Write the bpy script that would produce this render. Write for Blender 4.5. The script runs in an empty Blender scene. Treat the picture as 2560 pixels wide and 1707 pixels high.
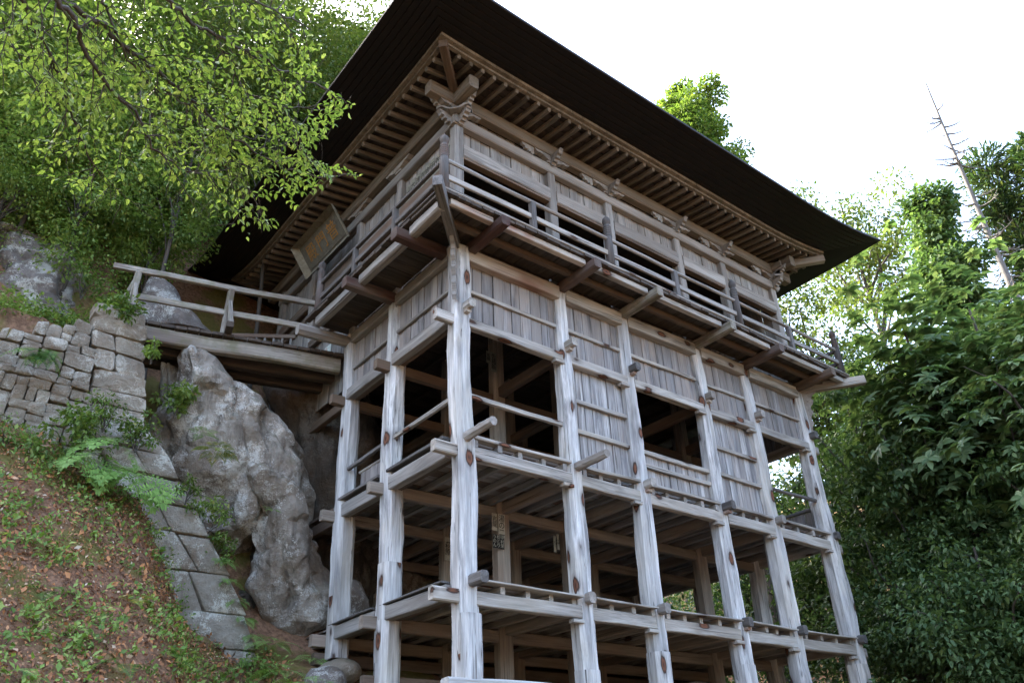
import bpy, bmesh, math, random
import numpy as np
from mathutils import Vector, Matrix, noise
R = math.radians
rng = np.random.default_rng(11)
random.seed(5)

# ------------------------------------------------------------------ camera
CAM = np.array([-6.7079, -9.7220, -2.7806]); YAW, PIT, ROL, FPX = R(39.075), R(30.057), R(-2.274), 2042.1
_f = np.array([math.sin(YAW)*math.cos(PIT), math.cos(YAW)*math.cos(PIT), math.sin(PIT)])
_r = np.array([math.cos(YAW), -math.sin(YAW), 0.0]); _u = np.cross(_r, _f)
_r, _u = _r*math.cos(ROL)+_u*math.sin(ROL), -_r*math.sin(ROL)+_u*math.cos(ROL)
def ray(px, py): return _f+_r*(px-1280)/FPX-_u*(py-853.5)/FPX
def at(px, py, D): return CAM+ray(px, py)*D
def onp(px, py, ax, v):
    d = ray(px, py); return CAM+d*((v-CAM[ax])/d[ax])

scene = bpy.context.scene
col = scene.collection
cam = bpy.data.cameras.new('camera'); cam.sensor_width = 36; cam.lens = FPX/2560*36; cam.clip_end = 800; cam.clip_start = .05
camo = bpy.data.objects.new('camera', cam); col.objects.link(camo)
camo.matrix_world = Matrix(((_r[0], _u[0], -_f[0], CAM[0]), (_r[1], _u[1], -_f[1], CAM[1]), (_r[2], _u[2], -_f[2], CAM[2]), (0, 0, 0, 1)))
scene.camera = camo

# ------------------------------------------------------------------ sky, sun, exposure
SUN_EL, SUN_AZ = R(34), R(-22)          # behind the temple, over the hill
w = bpy.data.worlds.new('World'); scene.world = w; w.use_nodes = True
nt = w.node_tree; bg = nt.nodes['Background']
sky = nt.nodes.new('ShaderNodeTexSky'); sky.sky_type = 'NISHITA'; sky.sun_disc = False
sky.sun_elevation = SUN_EL; sky.sun_rotation = SUN_AZ; sky.air_density = 1.0; sky.dust_density = 6.0; sky.ozone_density = 1.0
nt.links.new(sky.outputs[0], bg.inputs[0]); bg.inputs[1].default_value = 0.15
sl = bpy.data.lights.new('sun', 'SUN'); sl.energy = 2.6; sl.angle = R(.6); sl.color = (1, .93, .8)
so = bpy.data.objects.new('sun', sl); col.objects.link(so)
so.rotation_euler = Vector((-math.sin(SUN_AZ)*math.cos(SUN_EL), -math.cos(SUN_AZ)*math.cos(SUN_EL), -math.sin(SUN_EL))).to_track_quat('-Z', 'Y').to_euler()
vs = scene.view_settings; vs.view_transform = 'Standard'; vs.look = 'None'; vs.exposure = 3.42; vs.gamma = 1; vs.use_curve_mapping = False
scene.cycles.max_bounces = 6; scene.cycles.transparent_max_bounces = 4; scene.cycles.transmission_bounces = 3

# ------------------------------------------------------------------ material helpers
class NT:
    def __init__(s, name):
        s.m = bpy.data.materials.new(name); s.m.use_nodes = True; s.t = s.m.node_tree
        s.b = s.t.nodes['Principled BSDF']; s.o = s.t.nodes['Material Output']
    def n(s, typ, **kw):
        x = s.t.nodes.new(typ)
        for k, v in kw.items():
            if k.startswith('i_'):
                kk = k[2:]; x.inputs[int(kk) if kk.isdigit() else kk].default_value = v
            else: setattr(x, k, v)
        return x
    def l(s, a, b): s.t.links.new(a, b)
    def mapping(s, vec, sc):
        m = s.n('ShaderNodeMapping'); m.inputs['Scale'].default_value = sc; s.l(vec, m.inputs['Vector']); return m.outputs[0]
    def noise(s, vec, scale, detail=4, rough=.6, dist=0):
        x = s.n('ShaderNodeTexNoise'); x.inputs['Scale'].default_value = scale; x.inputs['Detail'].default_value = detail
        x.inputs['Roughness'].default_value = rough; x.inputs['Distortion'].default_value = dist; s.l(vec, x.inputs['Vector']); return x.outputs['Fac']
    def ramp(s, fac, stops, interp='LINEAR'):
        x = s.n('ShaderNodeValToRGB'); x.color_ramp.interpolation = interp; e = x.color_ramp.elements
        while len(e) < len(stops): e.new(.5)
        for el, (p, c) in zip(e, stops):
            el.position = p; el.color = (*c, 1) if not isinstance(c, (int, float)) else (c, c, c, 1)
        s.l(fac, x.inputs[0]); return x.outputs[0]
    def mix(s, fac, a, b, mode='MIX'):
        x = s.n('ShaderNodeMix', data_type='RGBA', blend_type=mode)
        for sk, v in ((x.inputs[0], fac), (x.inputs[6], a), (x.inputs[7], b)):
            if hasattr(v, 'links'): s.l(v, sk)
            elif isinstance(v, (int, float)): sk.default_value = v
            else: sk.default_value = (*v, 1)
        return x.outputs[2]
    def math(s, op, a, b=0.0):
        x = s.n('ShaderNodeMath', operation=op)
        for sk, v in ((x.inputs[0], a), (x.inputs[1], b)):
            if hasattr(v, 'links'): s.l(v, sk)
            else: sk.default_value = v
        return x.outputs[0]
    def bump(s, h, strength, dist=.02):
        x = s.n('ShaderNodeBump'); x.inputs['Strength'].default_value = strength; x.inputs['Distance'].default_value = dist
        s.l(h, x.inputs['Height']); s.l(x.outputs[0], s.b.inputs['Normal'])
    def objvec(s):
        tc = s.n('ShaderNodeTexCoord'); oi = s.n('ShaderNodeObjectInfo')
        c = s.n('ShaderNodeCombineXYZ'); r = s.math('MULTIPLY', oi.outputs['Random'], 37.0)
        s.l(r, c.inputs[0]); s.l(r, c.inputs[1]); s.l(s.math('MULTIPLY', r, 1.7), c.inputs[2])
        a = s.n('ShaderNodeVectorMath', operation='ADD'); s.l(tc.outputs['Object'], a.inputs[0]); s.l(c.outputs[0], a.inputs[1])
        return a.outputs[0], oi.outputs['Random'], tc

def wood(name, dark, light, knots=False, stain=None, stain_amt=.5, var=.35, rough=.86, moss=0, streak=.5, crackc=(.03, .025, .02)):
    s = NT(name); v, rnd, tc = s.objvec()
    r2 = s.math('FRACT', s.math('MULTIPLY', rnd, 91.7)); r3 = s.math('FRACT', s.math('MULTIPLY', rnd, 533.3))
    vsx = s.n('ShaderNodeVectorMath', operation='SCALE'); s.l(v, vsx.inputs[0]); s.l(s.math('ADD', s.math('MULTIPLY', r2, .9), .55), vsx.inputs['Scale']); v0 = v; v = vsx.outputs[0]
    big = s.noise(s.mapping(v, (5, 5, .45)), 1.6, 5, .6, .6)
    fine = s.noise(s.mapping(v, (55, 55, 1.3)), 1.0, 5, .7, .3)
    soft = s.noise(s.mapping(v, (1.6, 1.6, .7)), 1.0, 3)
    c = s.mix(s.ramp(big, [(.3, 0), (.68, 1)]), dark, light)
    c = s.mix(s.math('MULTIPLY', s.ramp(fine, [(.34, 1), (.62, 0)]), streak), c, dark)
    if stain:
        c = s.mix(s.math('MULTIPLY', s.ramp(soft, [(.46, 0), (.62, 1)]), stain_amt), c, stain)
    crack = s.noise(s.mapping(v, (38, 38, .55)), 1.0, 3, .6, .2)
    cm = s.ramp(crack, [(.325, 1), (.365, 0)])
    c = s.mix(s.math('MULTIPLY', cm, .85), c, crackc)
    c = s.mix(s.math('MULTIPLY', s.ramp(r3, [(.45, 0), (1, 1)]), var*.9), c, tuple(x*y for x, y in zip(light, (.62, .53, .45))))
    # boards and beams differ from one another
    c = s.mix(s.math('MULTIPLY', rnd, var), c, tuple(x*.45 for x in dark))
    if moss:
        g = s.n('ShaderNodeNewGeometry'); sx = s.n('ShaderNodeSeparateXYZ'); s.l(g.outputs['Normal'], sx.inputs[0])
        mn = s.noise(tc.outputs['Object'], 4.0, 5)
        c = s.mix(s.math('MULTIPLY', s.ramp(mn, [(.45, 0), (.65, 1)]), moss), c, (.10, .105, .035))
    h = s.math('ADD', s.math('MULTIPLY', fine, .6), s.math('MULTIPLY', big, .5))
    h = s.math('SUBTRACT', h, s.math('MULTIPLY', cm, .7))
    if knots:
        vo = s.n('ShaderNodeTexVoronoi'); vo.inputs['Scale'].default_value = 1.0; vo.inputs['Randomness'].default_value = 1
        s.l(s.mapping(v0, (2.7, 2.7, 1.35)), vo.inputs['Vector'])
        wob = s.math('ADD', vo.outputs['Distance'], s.math('ADD', s.math('MULTIPLY', s.math('SUBTRACT', fine, .5), .14), s.math('MULTIPLY', s.math('SUBTRACT', big, .5), .22)))
        halo = s.ramp(wob, [(.18, 1), (.34, 0)])
        c = s.mix(s.math('MULTIPLY', halo, .45), c, (.075, .06, .055))
        core = s.ramp(wob, [(.175, 1), (.205, 0)])
        cc = s.ramp(wob, [(.03, (.035, .022, .017)), (.11, (.16, .065, .036)), (.16, (.045, .027, .02))])
        c = s.mix(core, c, cc); h = s.math('SUBTRACT', h, s.math('MULTIPLY', core, .5))
    s.l(c, s.b.inputs['Base Color']); s.b.inputs['Roughness'].default_value = rough
    s.b.inputs['Specular IOR Level'].default_value = .25
    s.bump(h, .65, .012); return s.m

def leafmat(name, stops, trans=.45, rough=.5, tint=(1, 1.08, .5)):
    s = NT(name); g = s.n('ShaderNodeNewGeometry')
    oi = s.n('ShaderNodeObjectInfo')
    c = s.ramp(s.math('FRACT', s.math('ADD', g.outputs['Random Per Island'], oi.outputs['Random'])), stops)
    s.l(c, s.b.inputs['Base Color']); s.b.inputs['Roughness'].default_value = rough; s.b.inputs['Specular IOR Level'].default_value = .3
    tr = s.n('ShaderNodeBsdfTranslucent'); s.l(s.mix(1, c, tint, 'MULTIPLY'), tr.inputs[0])
    mx = s.n('ShaderNodeMixShader'); mx.inputs[0].default_value = trans
    s.l(s.b.outputs[0], mx.inputs[1]); s.l(tr.outputs[0], mx.inputs[2]); s.l(mx.outputs[0], s.o.inputs[0]); return s.m

def rockmat(name, base, dark, lichen, moss, moss_amt=.6, lich_amt=.6, world=True, scale=1.0, streaks=True):
    s = NT(name)
    if world:
        g0 = s.n('ShaderNodeNewGeometry'); v = g0.outputs['Position']
    else: v, rnd, tc = s.objvec()
    n1 = s.noise(v, 1.1*scale, 8, .65, .4); n2 = s.noise(v, 9*scale, 6, .7); n3 = s.noise(v, 1.5*scale, 12, .78, .25); n4 = s.noise(v, 38*scale, 4, .7)
    c = s.mix(s.ramp(n1, [(.35, 0), (.68, 1)]), dark, base)
    c = s.mix(s.math('MULTIPLY', s.ramp(n2, [(.4, 1), (.6, 0)]), .45), c, dark)
    if streaks:
        st = s.noise(s.mapping(v, (3, 3, .35)), 1.6, 6, .7, .3)
        c = s.mix(s.math('MULTIPLY', s.ramp(st, [(.5, 0), (.66, 1)]), .75), c, tuple(x*.45 for x in dark))
    lm = s.ramp(s.math('ADD', n3, s.math('MULTIPLY', s.math('SUBTRACT', n4, .5), .35)), [(.52, 0), (.575, 1)])
    c = s.mix(s.math('MULTIPLY', lm, lich_amt), c, lichen)
    br = s.noise(v, .8*scale, 6, .6, .5); c = s.mix(s.math('MULTIPLY', s.ramp(br, [(.5, 0), (.64, 1)]), .5), c, (.16, .105, .065))
    g = s.n('ShaderNodeNewGeometry'); sx = s.n('ShaderNodeSeparateXYZ'); s.l(g.outputs['Normal'], sx.inputs[0])
    mf = s.math('ADD', sx.outputs['Z'], s.math('MULTIPLY', s.math('SUBTRACT', n1, .5), 2.2))
    c = s.mix(s.math('MULTIPLY', s.ramp(mf, [(.45, 0), (.95, 1)]), moss_amt), c, moss)
    s.l(c, s.b.inputs['Base Color']); s.b.inputs['Roughness'].default_value = .9; s.b.inputs['Specular IOR Level'].default_value = .2
    s.bump(s.math('ADD', s.math('MULTIPLY', n2, .8), s.math('ADD', s.math('MULTIPLY', n4, .35), n3)), .95, .09); return s.m

def plain(name, c, rough=.8, spec=.3):
    s = NT(name); v, rnd, tc = s.objvec(); n = s.noise(v, 14, 5)
    s.l(s.mix(s.ramp(n, [(.35, 0), (.7, 1)]), tuple(x*.72 for x in c), c), s.b.inputs['Base Color'])
    s.b.inputs['Roughness'].default_value = rough; s.b.inputs['Specular IOR Level'].default_value = spec; return s.m

M = {}
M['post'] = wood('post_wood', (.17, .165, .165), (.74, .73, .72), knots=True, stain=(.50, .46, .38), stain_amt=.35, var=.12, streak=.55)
M['beam'] = wood('beam_wood', (.16, .145, .13), (.58, .545, .50), knots=True, stain=(.42, .38, .30), stain_amt=.3, var=.3)
M['plank'] = wood('plank_wood', (.105, .098, .098), (.42, .40, .395), stain=(.33, .28, .24), stain_amt=.55, var=.42, streak=.65)
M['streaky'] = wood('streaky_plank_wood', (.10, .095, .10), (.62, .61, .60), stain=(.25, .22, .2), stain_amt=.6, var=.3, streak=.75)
M['upper'] = wood('upper_wood', (.145, .135, .125), (.45, .43, .405), stain=(.22, .19, .165), stain_amt=.5, var=.4)
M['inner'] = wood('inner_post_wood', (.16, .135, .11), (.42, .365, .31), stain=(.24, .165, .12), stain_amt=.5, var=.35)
M['brown'] = wood('brown_wood', (.085, .062, .046), (.22, .17, .13), stain=(.14, .08, .055), stain_amt=.5, var=.45)
M['rafter'] = wood('rafter_wood', (.10, .085, .068), (.28, .24, .195), var=.45)
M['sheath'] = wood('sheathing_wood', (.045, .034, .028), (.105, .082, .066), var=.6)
M['darkrail'] = wood('dark_rail_wood', (.06, .056, .054), (.22, .21, .205), var=.35, streak=.7)
M['finial'] = wood('finial_wood', (.05, .047, .046), (.17, .16, .155), stain=(.16, .10, .08), stain_amt=.4, var=.3)
M['red'] = wood('red_stained_wood', (.04, .022, .018), (.095, .045, .036), stain=(.17, .145, .125), stain_amt=.6, var=.3)
M['bridge'] = wood('bridge_wood', (.13, .115, .10), (.46, .425, .37), stain=(.08, .045, .035), stain_amt=.55, var=.15, moss=.45)
M['darkboard'] = wood('dark_board_wood', (.045, .036, .03), (.13, .105, .085), var=.4)  # dark brown boards: veranda deck, bridge planks and rear bridge beams
M['rust'] = wood('rust_stained_wood', (.26, .22, .18), (.52, .47, .41), stain=(.16, .055, .028), stain_amt=.75, var=.1)
M['bark'] = wood('bark', (.045, .037, .03), (.13, .115, .10), var=.3)
M['palebark'] = wood('pale_bark', (.09, .085, .08), (.23, .22, .215), var=.2)
M['plaque'] = wood('plaque_wood', (.075, .068, .052), (.15, .138, .105), var=.05)
M['plaqueframe'] = wood('plaque_frame_wood', (.12, .11, .08), (.27, .25, .19), var=.25)
M['gold'] = plain('faded_gold_paint', (.29, .145, .035))
M['paper'] = plain('slip_paper', (.45, .44, .38)); M['ink'] = plain('ink', (.012, .012, .012)); M['oldpaper'] = plain('old_slip_paper', (.25, .245, .20))
M['newpaper'] = plain('notice_paper', (.62, .68, .62)); M['redink'] = plain('red_ink', (.5, .08, .03))
M['rope'] = plain('straw_rope', (.42, .32, .19))
M['rock'] = rockmat('rock', (.54, .49, .43), (.22, .185, .15), (.80, .78, .73), (.10, .095, .03), .6, .65)
M['rockdark'] = rockmat('dark_rock', (.19, .165, .14), (.06, .052, .043), (.30, .28, .25), (.05, .06, .02), .6, .3)  # darker rock colour, for the outcrop recess and the rock behind
M['lichenrock'] = rockmat('lichen_rock', (.34, .30, .28), (.14, .12, .11), (.72, .71, .66), (.10, .09, .04), .35, .75, streaks=False, scale=1.5)
M['stone'] = rockmat('wall_stone', (.50, .44, .36), (.24, .20, .155), (.72, .69, .61), (.12, .12, .045), .5, .65, world=True, scale=1.6, streaks=False)
M['slabstone'] = rockmat('slab_stone', (.46, .42, .36), (.24, .205, .165), (.74, .73, .66), (.12, .115, .045), .4, .7, world=True, scale=1.4, streaks=False)
M['leaf_fg'] = leafmat('cherry_leaf', [(0, (.12, .19, .05)), (.45, (.19, .275, .075)), (.85, (.26, .345, .105)), (1, (.33, .40, .15))], .5, .4)
M['leaf_hill'] = leafmat('hill_leaf', [(0, (.07, .125, .03)), (.5, (.13, .20, .05)), (.93, (.20, .28, .075)), (1, (.28, .27, .09))], .42)
M['leaf_dark'] = leafmat('forest_leaf', [(0, (.045, .088, .036)), (.6, (.085, .145, .058)), (1, (.15, .215, .085))], .38)
M['leaf_shrub'] = leafmat('shrub_leaf', [(0, (.11, .18, .05)), (.5, (.20, .29, .08)), (.93, (.30, .39, .11)), (1, (.38, .36, .13))], .45)
M['leaf_mag'] = leafmat('magnolia_leaf', [(0, (.075, .135, .062)), (.6, (.135, .21, .095)), (1, (.24, .31, .165))], .38)
M['leaf_sun'] = leafmat('sunny_leaf', [(0, (.06, .10, .028)), (.6, (.11, .155, .04)), (1, (.16, .19, .06))], .4)
M['leaf_cedar'] = leafmat('cedar_leaf', [(0, (.025, .055, .03)), (.6, (.05, .09, .04)), (1, (.10, .12, .045))], .25)
M['fern'] = leafmat('fern_leaf', [(0, (.14, .26, .06)), (.7, (.23, .38, .10)), (1, (.30, .45, .13))], .4)
M['ferndark'] = leafmat('dark_fern_leaf', [(0, (.04, .10, .02)), (.7, (.08, .17, .03)), (1, (.17, .24, .04))], .4)
M['fernyellow'] = leafmat('yellowing_fern_leaf', [(0, (.13, .20, .03)), (.7, (.22, .28, .05)), (1, (.42, .33, .06))], .4)
M['litter'] = leafmat('litter_leaf', [(0, (.09, .05, .032)), (.35, (.23, .12, .07)), (.7, (.38, .165, .075)), (.9, (.50, .22, .085)), (1, (.55, .47, .36))], .15, .7, (1, .8, .5))
M['cover'] = leafmat('ground_cover_leaf', [(0, (.09, .16, .035)), (.6, (.19, .30, .065)), (1, (.36, .43, .13))], .4)

def soilmat():
    s = NT('soil'); g = s.n('ShaderNodeNewGeometry'); v = g.outputs['Position']
    n1 = s.noise(v, .9, 6, .6); n2 = s.noise(v, 14, 6, .7); n3 = s.noise(v, 45, 3)
    c = s.mix(s.ramp(n2, [(.35, 0), (.7, 1)]), (.11, .06, .038), (.34, .19, .115))
    c = s.mix(s.math('MULTIPLY', s.ramp(n1, [(.48, 0), (.58, 1)]), .75), c, (.13, .125, .03))
    s.l(c, s.b.inputs['Base Color']); s.b.inputs['Roughness'].default_value = .95; s.b.inputs['Specular IOR Level'].default_value = .1
    s.bump(s.math('ADD', n2, s.math('MULTIPLY', n3, .5)), .9, .05); return s.m
M['soil'] = soilmat()
def roofmat():
    s = NT('roof_copper_brown'); v, rnd, tc = s.objvec(); n = s.noise(v, 3, 6); n2 = s.noise(v, 60, 2)
    c = s.mix(n, (.006, .005, .0045), (.013, .0095, .008)); c = s.mix(s.math('MULTIPLY', rnd, .4), c, (.006, .005, .005))
    s.l(c, s.b.inputs['Base Color']); s.b.inputs['Roughness'].default_value = .62; s.b.inputs['Specular IOR Level'].default_value = .25
    s.bump(s.math('ADD', n, s.math('MULTIPLY', n2, .1)), .15, .02); return s.m
M['roof'] = roofmat()

# ------------------------------------------------------------------ mesh helpers
def fast_mesh(name, V, F, mat=None, smooth=False):
    V = np.asarray(V, np.float32); F = np.asarray(F, np.int32); m, k = F.shape
    me = bpy.data.meshes.new(name); me.vertices.add(len(V)); me.vertices.foreach_set('co', V.ravel())
    me.loops.add(m*k); me.loops.foreach_set('vertex_index', F.ravel())
    me.polygons.add(m); me.polygons.foreach_set('loop_start', np.arange(0, m*k, k, dtype=np.int32))
    if smooth: me.polygons.foreach_set('use_smooth', np.ones(m, bool))
    me.update(calc_edges=True)
    if mat: me.materials.append(M[mat] if isinstance(mat, str) else mat)
    return me
def pmesh(name, V, F, mat=None, smooth=False):
    me = bpy.data.meshes.new(name); me.from_pydata([tuple(map(float, v)) for v in V], [], F)
    if smooth: me.polygons.foreach_set('use_smooth', [True]*len(F))
    if mat: me.materials.append(M[mat])
    me.update(); return me
def add(name, me, parent=None, mat=None, matrix=None):
    o = bpy.data.objects.new(name, me); col.objects.link(o)
    if parent is not None: o.parent = parent
    if matrix is not None: o.matrix_local = matrix
    return o
def tag(o, label, cat, group=None, kind=None):
    o['label'] = label; o['category'] = cat
    if group: o['group'] = group
    if kind: o['kind'] = kind
    return o
def empty(name, loc=(0, 0, 0), rz=0):
    o = bpy.data.objects.new(name, None); col.objects.link(o); o.location = loc; o.rotation_euler = (0, 0, rz); o.empty_display_size = .2; return o
def inv(parent): # children given in world coordinates
    return parent.matrix_basis.inverted() if parent is not None else Matrix()

def frame(p0, p1, up):
    z = (p1-p0).normalized(); u = Vector(up)
    if abs(u.normalized().dot(z)) > .98: u = Vector((0, 1, 0))
    y = (u-z*u.dot(z)).normalized(); x = y.cross(z)
    return Matrix(((x.x, y.x, z.x, p0.x), (x.y, y.y, z.y, p0.y), (x.z, y.z, z.z, p0.z), (0, 0, 0, 1)))
def timber(name, p0, p1, w, h, mat, parent, up=(0, 0, 1), cham=.012, seg=1, wob=0.0, taper=1.0, bend=0.0):
    p0, p1 = Vector(p0), Vector(p1); L = (p1-p0).length
    V, F = [], []; ph = random.random()*9; sg = random.choice((-1, 1))
    for i in range(seg+1):
        t = i/seg; k = 1+(taper-1)*t; a, b = w/2*k, h/2*k; c = min(cham, a*.6, b*.6)
        ox = wob*math.sin(ph+t*L*1.9)+sg*bend*math.sin(math.pi*t); oy = wob*math.sin(ph*2+t*L*2.3)
        q = wob*.6
        for (x, y) in ((a-c, -b), (a, -b+c), (a, b-c), (a-c, b), (-a+c, b), (-a, b-c), (-a, -b+c), (-a+c, -b)):
            V.append((x+ox+random.uniform(-q, q), y+oy+random.uniform(-q, q), t*L))
    for i in range(seg):
        for j in range(8):
            F.append((i*8+j, i*8+(j+1) % 8, i*8+8+(j+1) % 8, i*8+8+j))
    F.append(tuple(range(7, -1, -1))); F.append(tuple(range(seg*8, seg*8+8)))
    me = pmesh(name, V, F, mat)
    return add(name, me, parent, matrix=inv(parent) @ frame(p0, p1, up))
def post(name, p0, p1, w0, w1, mat, parent, cham=.22, wob=.012, rings=26, mw=None):
    p0, p1 = Vector(p0), Vector(p1); L = (p1-p0).length; V, F = [], []; sd = random.random()*50; K = 12
    for i in range(rings+1):
        t = i/rings; wd = w0+(w1-w0)*max(0, (t-.55)/.45) if mw is None else w0+(w1-w0)*t
        ox = wob*1.2*noise.noise((sd, t*L*.55, 0)); oy = wob*1.2*noise.noise((sd, t*L*.55, 7))
        a = wd/2; c = a*cham*2
        pts = [(a, -a+c), (a, 0), (a, a-c), (a-c, a), (0, a), (-a+c, a), (-a, a-c), (-a, 0), (-a, -a+c), (-a+c, -a), (0, -a), (a-c, -a)]
        for j, (x, y) in enumerate(pts):
            d = 1+wob*4.5*noise.noise((x*3+sd, y*3, t*L*1.1))+wob*3*noise.noise((x*9+sd, y*9, t*L*3.0))
            V.append((x*d+ox, y*d+oy, t*L))
    for i in range(rings):
        for j in range(K): F.append((i*K+j, i*K+(j+1) % K, i*K+K+(j+1) % K, i*K+K+j))
    F.append(tuple(range(K-1, -1, -1))); F.append(tuple(range(rings*K, rings*K+K)))
    z = (p1-p0).normalized(); x = (Vector((1, 0, 0))-z*z.x).normalized(); y = z.cross(x)
    mt = Matrix(((x.x, y.x, z.x, p0.x), (x.y, y.y, z.y, p0.y), (x.z, y.z, z.z, p0.z), (0, 0, 0, 1)))
    return add(name, pmesh(name, V, F, mat), parent, matrix=inv(parent) @ mt)
def tube_data(pts, rad, sides=7):
    pts = [np.asarray(p, float) for p in pts]; V = []; F = []; n = len(pts)
    for i, p in enumerate(pts):
        d = pts[min(i+1, n-1)]-pts[max(i-1, 0)]; d = d/(np.linalg.norm(d)+1e-9)
        a = np.cross(d, (0, 0, 1) if abs(d[2]) < .9 else (1, 0, 0)); a /= np.linalg.norm(a); b = np.cross(d, a)
        for j in range(sides):
            t = 2*math.pi*j/sides; V.append(p+rad[i]*(a*math.cos(t)+b*math.sin(t)))
    for i in range(n-1):
        for j in range(sides): F.append((i*sides+j, i*sides+(j+1) % sides, (i+1)*sides+(j+1) % sides, (i+1)*sides+j))
    return V, F
def joinq(parts):
    V, F, o = [], [], 0
    for v, f in parts:
        V.append(np.asarray(v, float)); F.append(np.asarray(f, int)+o); o += len(v)
    return np.concatenate(V), np.concatenate(F)
def lathe(name, prof, sides, mat, parent, loc):
    V, F = [], []
    for (r, z) in prof:
        for j in range(sides): t = 2*math.pi*j/sides; V.append((r*math.cos(t), r*math.sin(t), z))
    for i in range(len(prof)-1):
        for j in range(sides): F.append((i*sides+j, i*sides+(j+1) % sides, (i+1)*sides+(j+1) % sides, (i+1)*sides+j))
    F.append(tuple(range(sides-1, -1, -1))); n = len(prof)-1; F.append(tuple(range(n*sides, n*sides+sides)))
    me = pmesh(name, V, F, mat, True)
    return add(name, me, parent, matrix=inv(parent) @ Matrix.Translation(loc))
def extrude_poly(name, poly, th, mat, parent, mt):
    n = len(poly); V = [(x, y, -th/2) for x, y in poly]+[(x, y, th/2) for x, y in poly]
    F = [tuple(range(n-1, -1, -1)), tuple(range(n, 2*n))]+[(i, (i+1) % n, n+(i+1) % n, n+i) for i in range(n)]
    return add(name, pmesh(name, V, F, mat), parent, matrix=inv(parent) @ mt)
def mtx(o, x, y, z): # columns
    return Matrix(((x[0], y[0], z[0], o[0]), (x[1], y[1], z[1], o[1]), (x[2], y[2], z[2], o[2]), (0, 0, 0, 1)))
def text_mesh(s, size, mat, extrude=.002):
    cu = bpy.data.curves.new('lettering', 'FONT'); cu.body = s; cu.size = size; cu.extrude = extrude; cu.align_x = 'CENTER'; cu.align_y = 'CENTER'; cu.space_line = .92
    o = bpy.data.objects.new('lettering', cu); col.objects.link(o); dg = bpy.context.evaluated_depsgraph_get()
    me = bpy.data.meshes.new_from_object(o.evaluated_get(dg)); bpy.data.objects.remove(o); me.materials.clear(); me.materials.append(M[mat]); return me

# ------------------------------------------------------------------ terrain
def sm(a, b, x): t = np.clip((x-a)/(b-a), 0, 1); return t*t*(3-2*t)
ZWX = [-60, -8, -5.6, -4.4, -3.45, -2.9, -2.41, -1.26, -.6]; ZWZ = [6, 3.45, 2.9, 2.55, 2.15, 1.15, .25, -.5, -.5]
def wob(x, y, a=1.0):
    return a*(.10*np.sin(1.9*x+1.3*y)+.07*np.sin(3.7*x-2.9*y+1)+.05*np.sin(6.1*x+5.3*y+2)+.03*np.sin(11*x-9*y))
def hz(x, y):
    x = np.asarray(x, float); y = np.asarray(y, float)
    base = np.interp(y, [-60, -5, -3.5, 0, 2, 3.6, 4.6, 6, 7.3, 8.2, 10, 14, 22, 45, 90], [-4.6, -4.4, -4.3, -2.6, -1.5, -.6, -.1, 1.1, 2.6, 6.0, 10.5, 16.5, 26, 44, 60])
    amp = .10+.90*(1-sm(9, 19, x))
    right = np.interp(y, [-60, -5, 0, 10, 40, 90], [-4.8, -4.3, -3.6, -1.5, 8, 20])+np.interp(x, [10, 24, 60, 110], [0, .5, 14, 24])  # far rise added to the ground to block horizon light behind the wood
    base = base*amp+right*(1-amp)
    gul = np.interp(y, [3.6, 4.6, 5.6, 6.3, 7.2, 8.5, 10], [-.6, -.1, 1.0, 4.2, 5.6, 7.6, 11]) # gully under the bridge
    k = sm(.6, -.5, x)*sm(3.4, 4.2, y); base = base*(1-k)+np.where(y < 10, gul, base)*k
    zw = np.interp(x, ZWX, ZWZ)
    bank = np.maximum(zw+1.0*(y-4.5), -4.3)
    terr = np.interp(y, [4.55, 4.95, 6.2, 7, 8, 10, 14, 22, 45, 90], [0, 5.1, 5.3, 6.6, 8.6, 12, 18, 27, 45, 60])
    bank = np.where(y < 4.62, bank, bank)
    up = sm(-3.7, -4.1, x)
    left = np.where(y < 4.6, bank, np.maximum(np.minimum(zw+1.0*(y-4.5), 9), 0)*0+terr*up+base*(1-up))
    left = np.where((y >= 4.6) & (y < 4.95), np.maximum(left, bank*up+base*(1-up)), left)
    kl = sm(-.7, -1.5, x)
    h = base*(1-kl)+left*kl
    amt = .25+.75*sm(12, 5, np.hypot(x+6.7, y+9.7))*0
    return h+wob(x, y, .45)+.03*np.sin(17*x+3*y)*np.sin(13*y-5*x)+sm(7.5, 12, y)*wob(x*.35, y*.35, 4)
gx = np.unique(np.concatenate([np.arange(-70, -12, 3.), np.arange(-12, -9, .5), np.arange(-9, 12, .16), np.arange(12, 30, 1.), np.arange(30, 121, 5.)]))
gy = np.unique(np.concatenate([np.arange(-60, -6, 4.), np.arange(-6, -3, .5), np.arange(-3, 10, .16), np.arange(10, 30, 1.), np.arange(30, 101, 5.)]))
GX, GY = np.meshgrid(gx, gy); GZ = hz(GX, GY)
nx, ny = len(gx), len(gy); ii = (np.arange(ny-1)[:, None]*nx+np.arange(nx-1)[None]).ravel()
ground = add('ground', fast_mesh('ground', np.stack([GX, GY, GZ], -1).reshape(-1, 3), np.stack([ii, ii+1, ii+1+nx, ii+nx], -1), 'soil', True))
ground['kind'] = 'structure'; ground['label'] = 'steep brown soil bank and wooded hillside'

# ------------------------------------------------------------------ THE TEMPLE
T = empty('temple_hall', (0, 0, 0)); tag(T, 'tall weathered wooden temple hall on stilts with wide dark roof', 'temple')
BX = [0.0, 2.36, 4.03, 6.27, 7.95, 10.0]; AY = [0.0, 2.0, 3.75, 6.0, 7.9]
W, D = 10.0, 7.9
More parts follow.
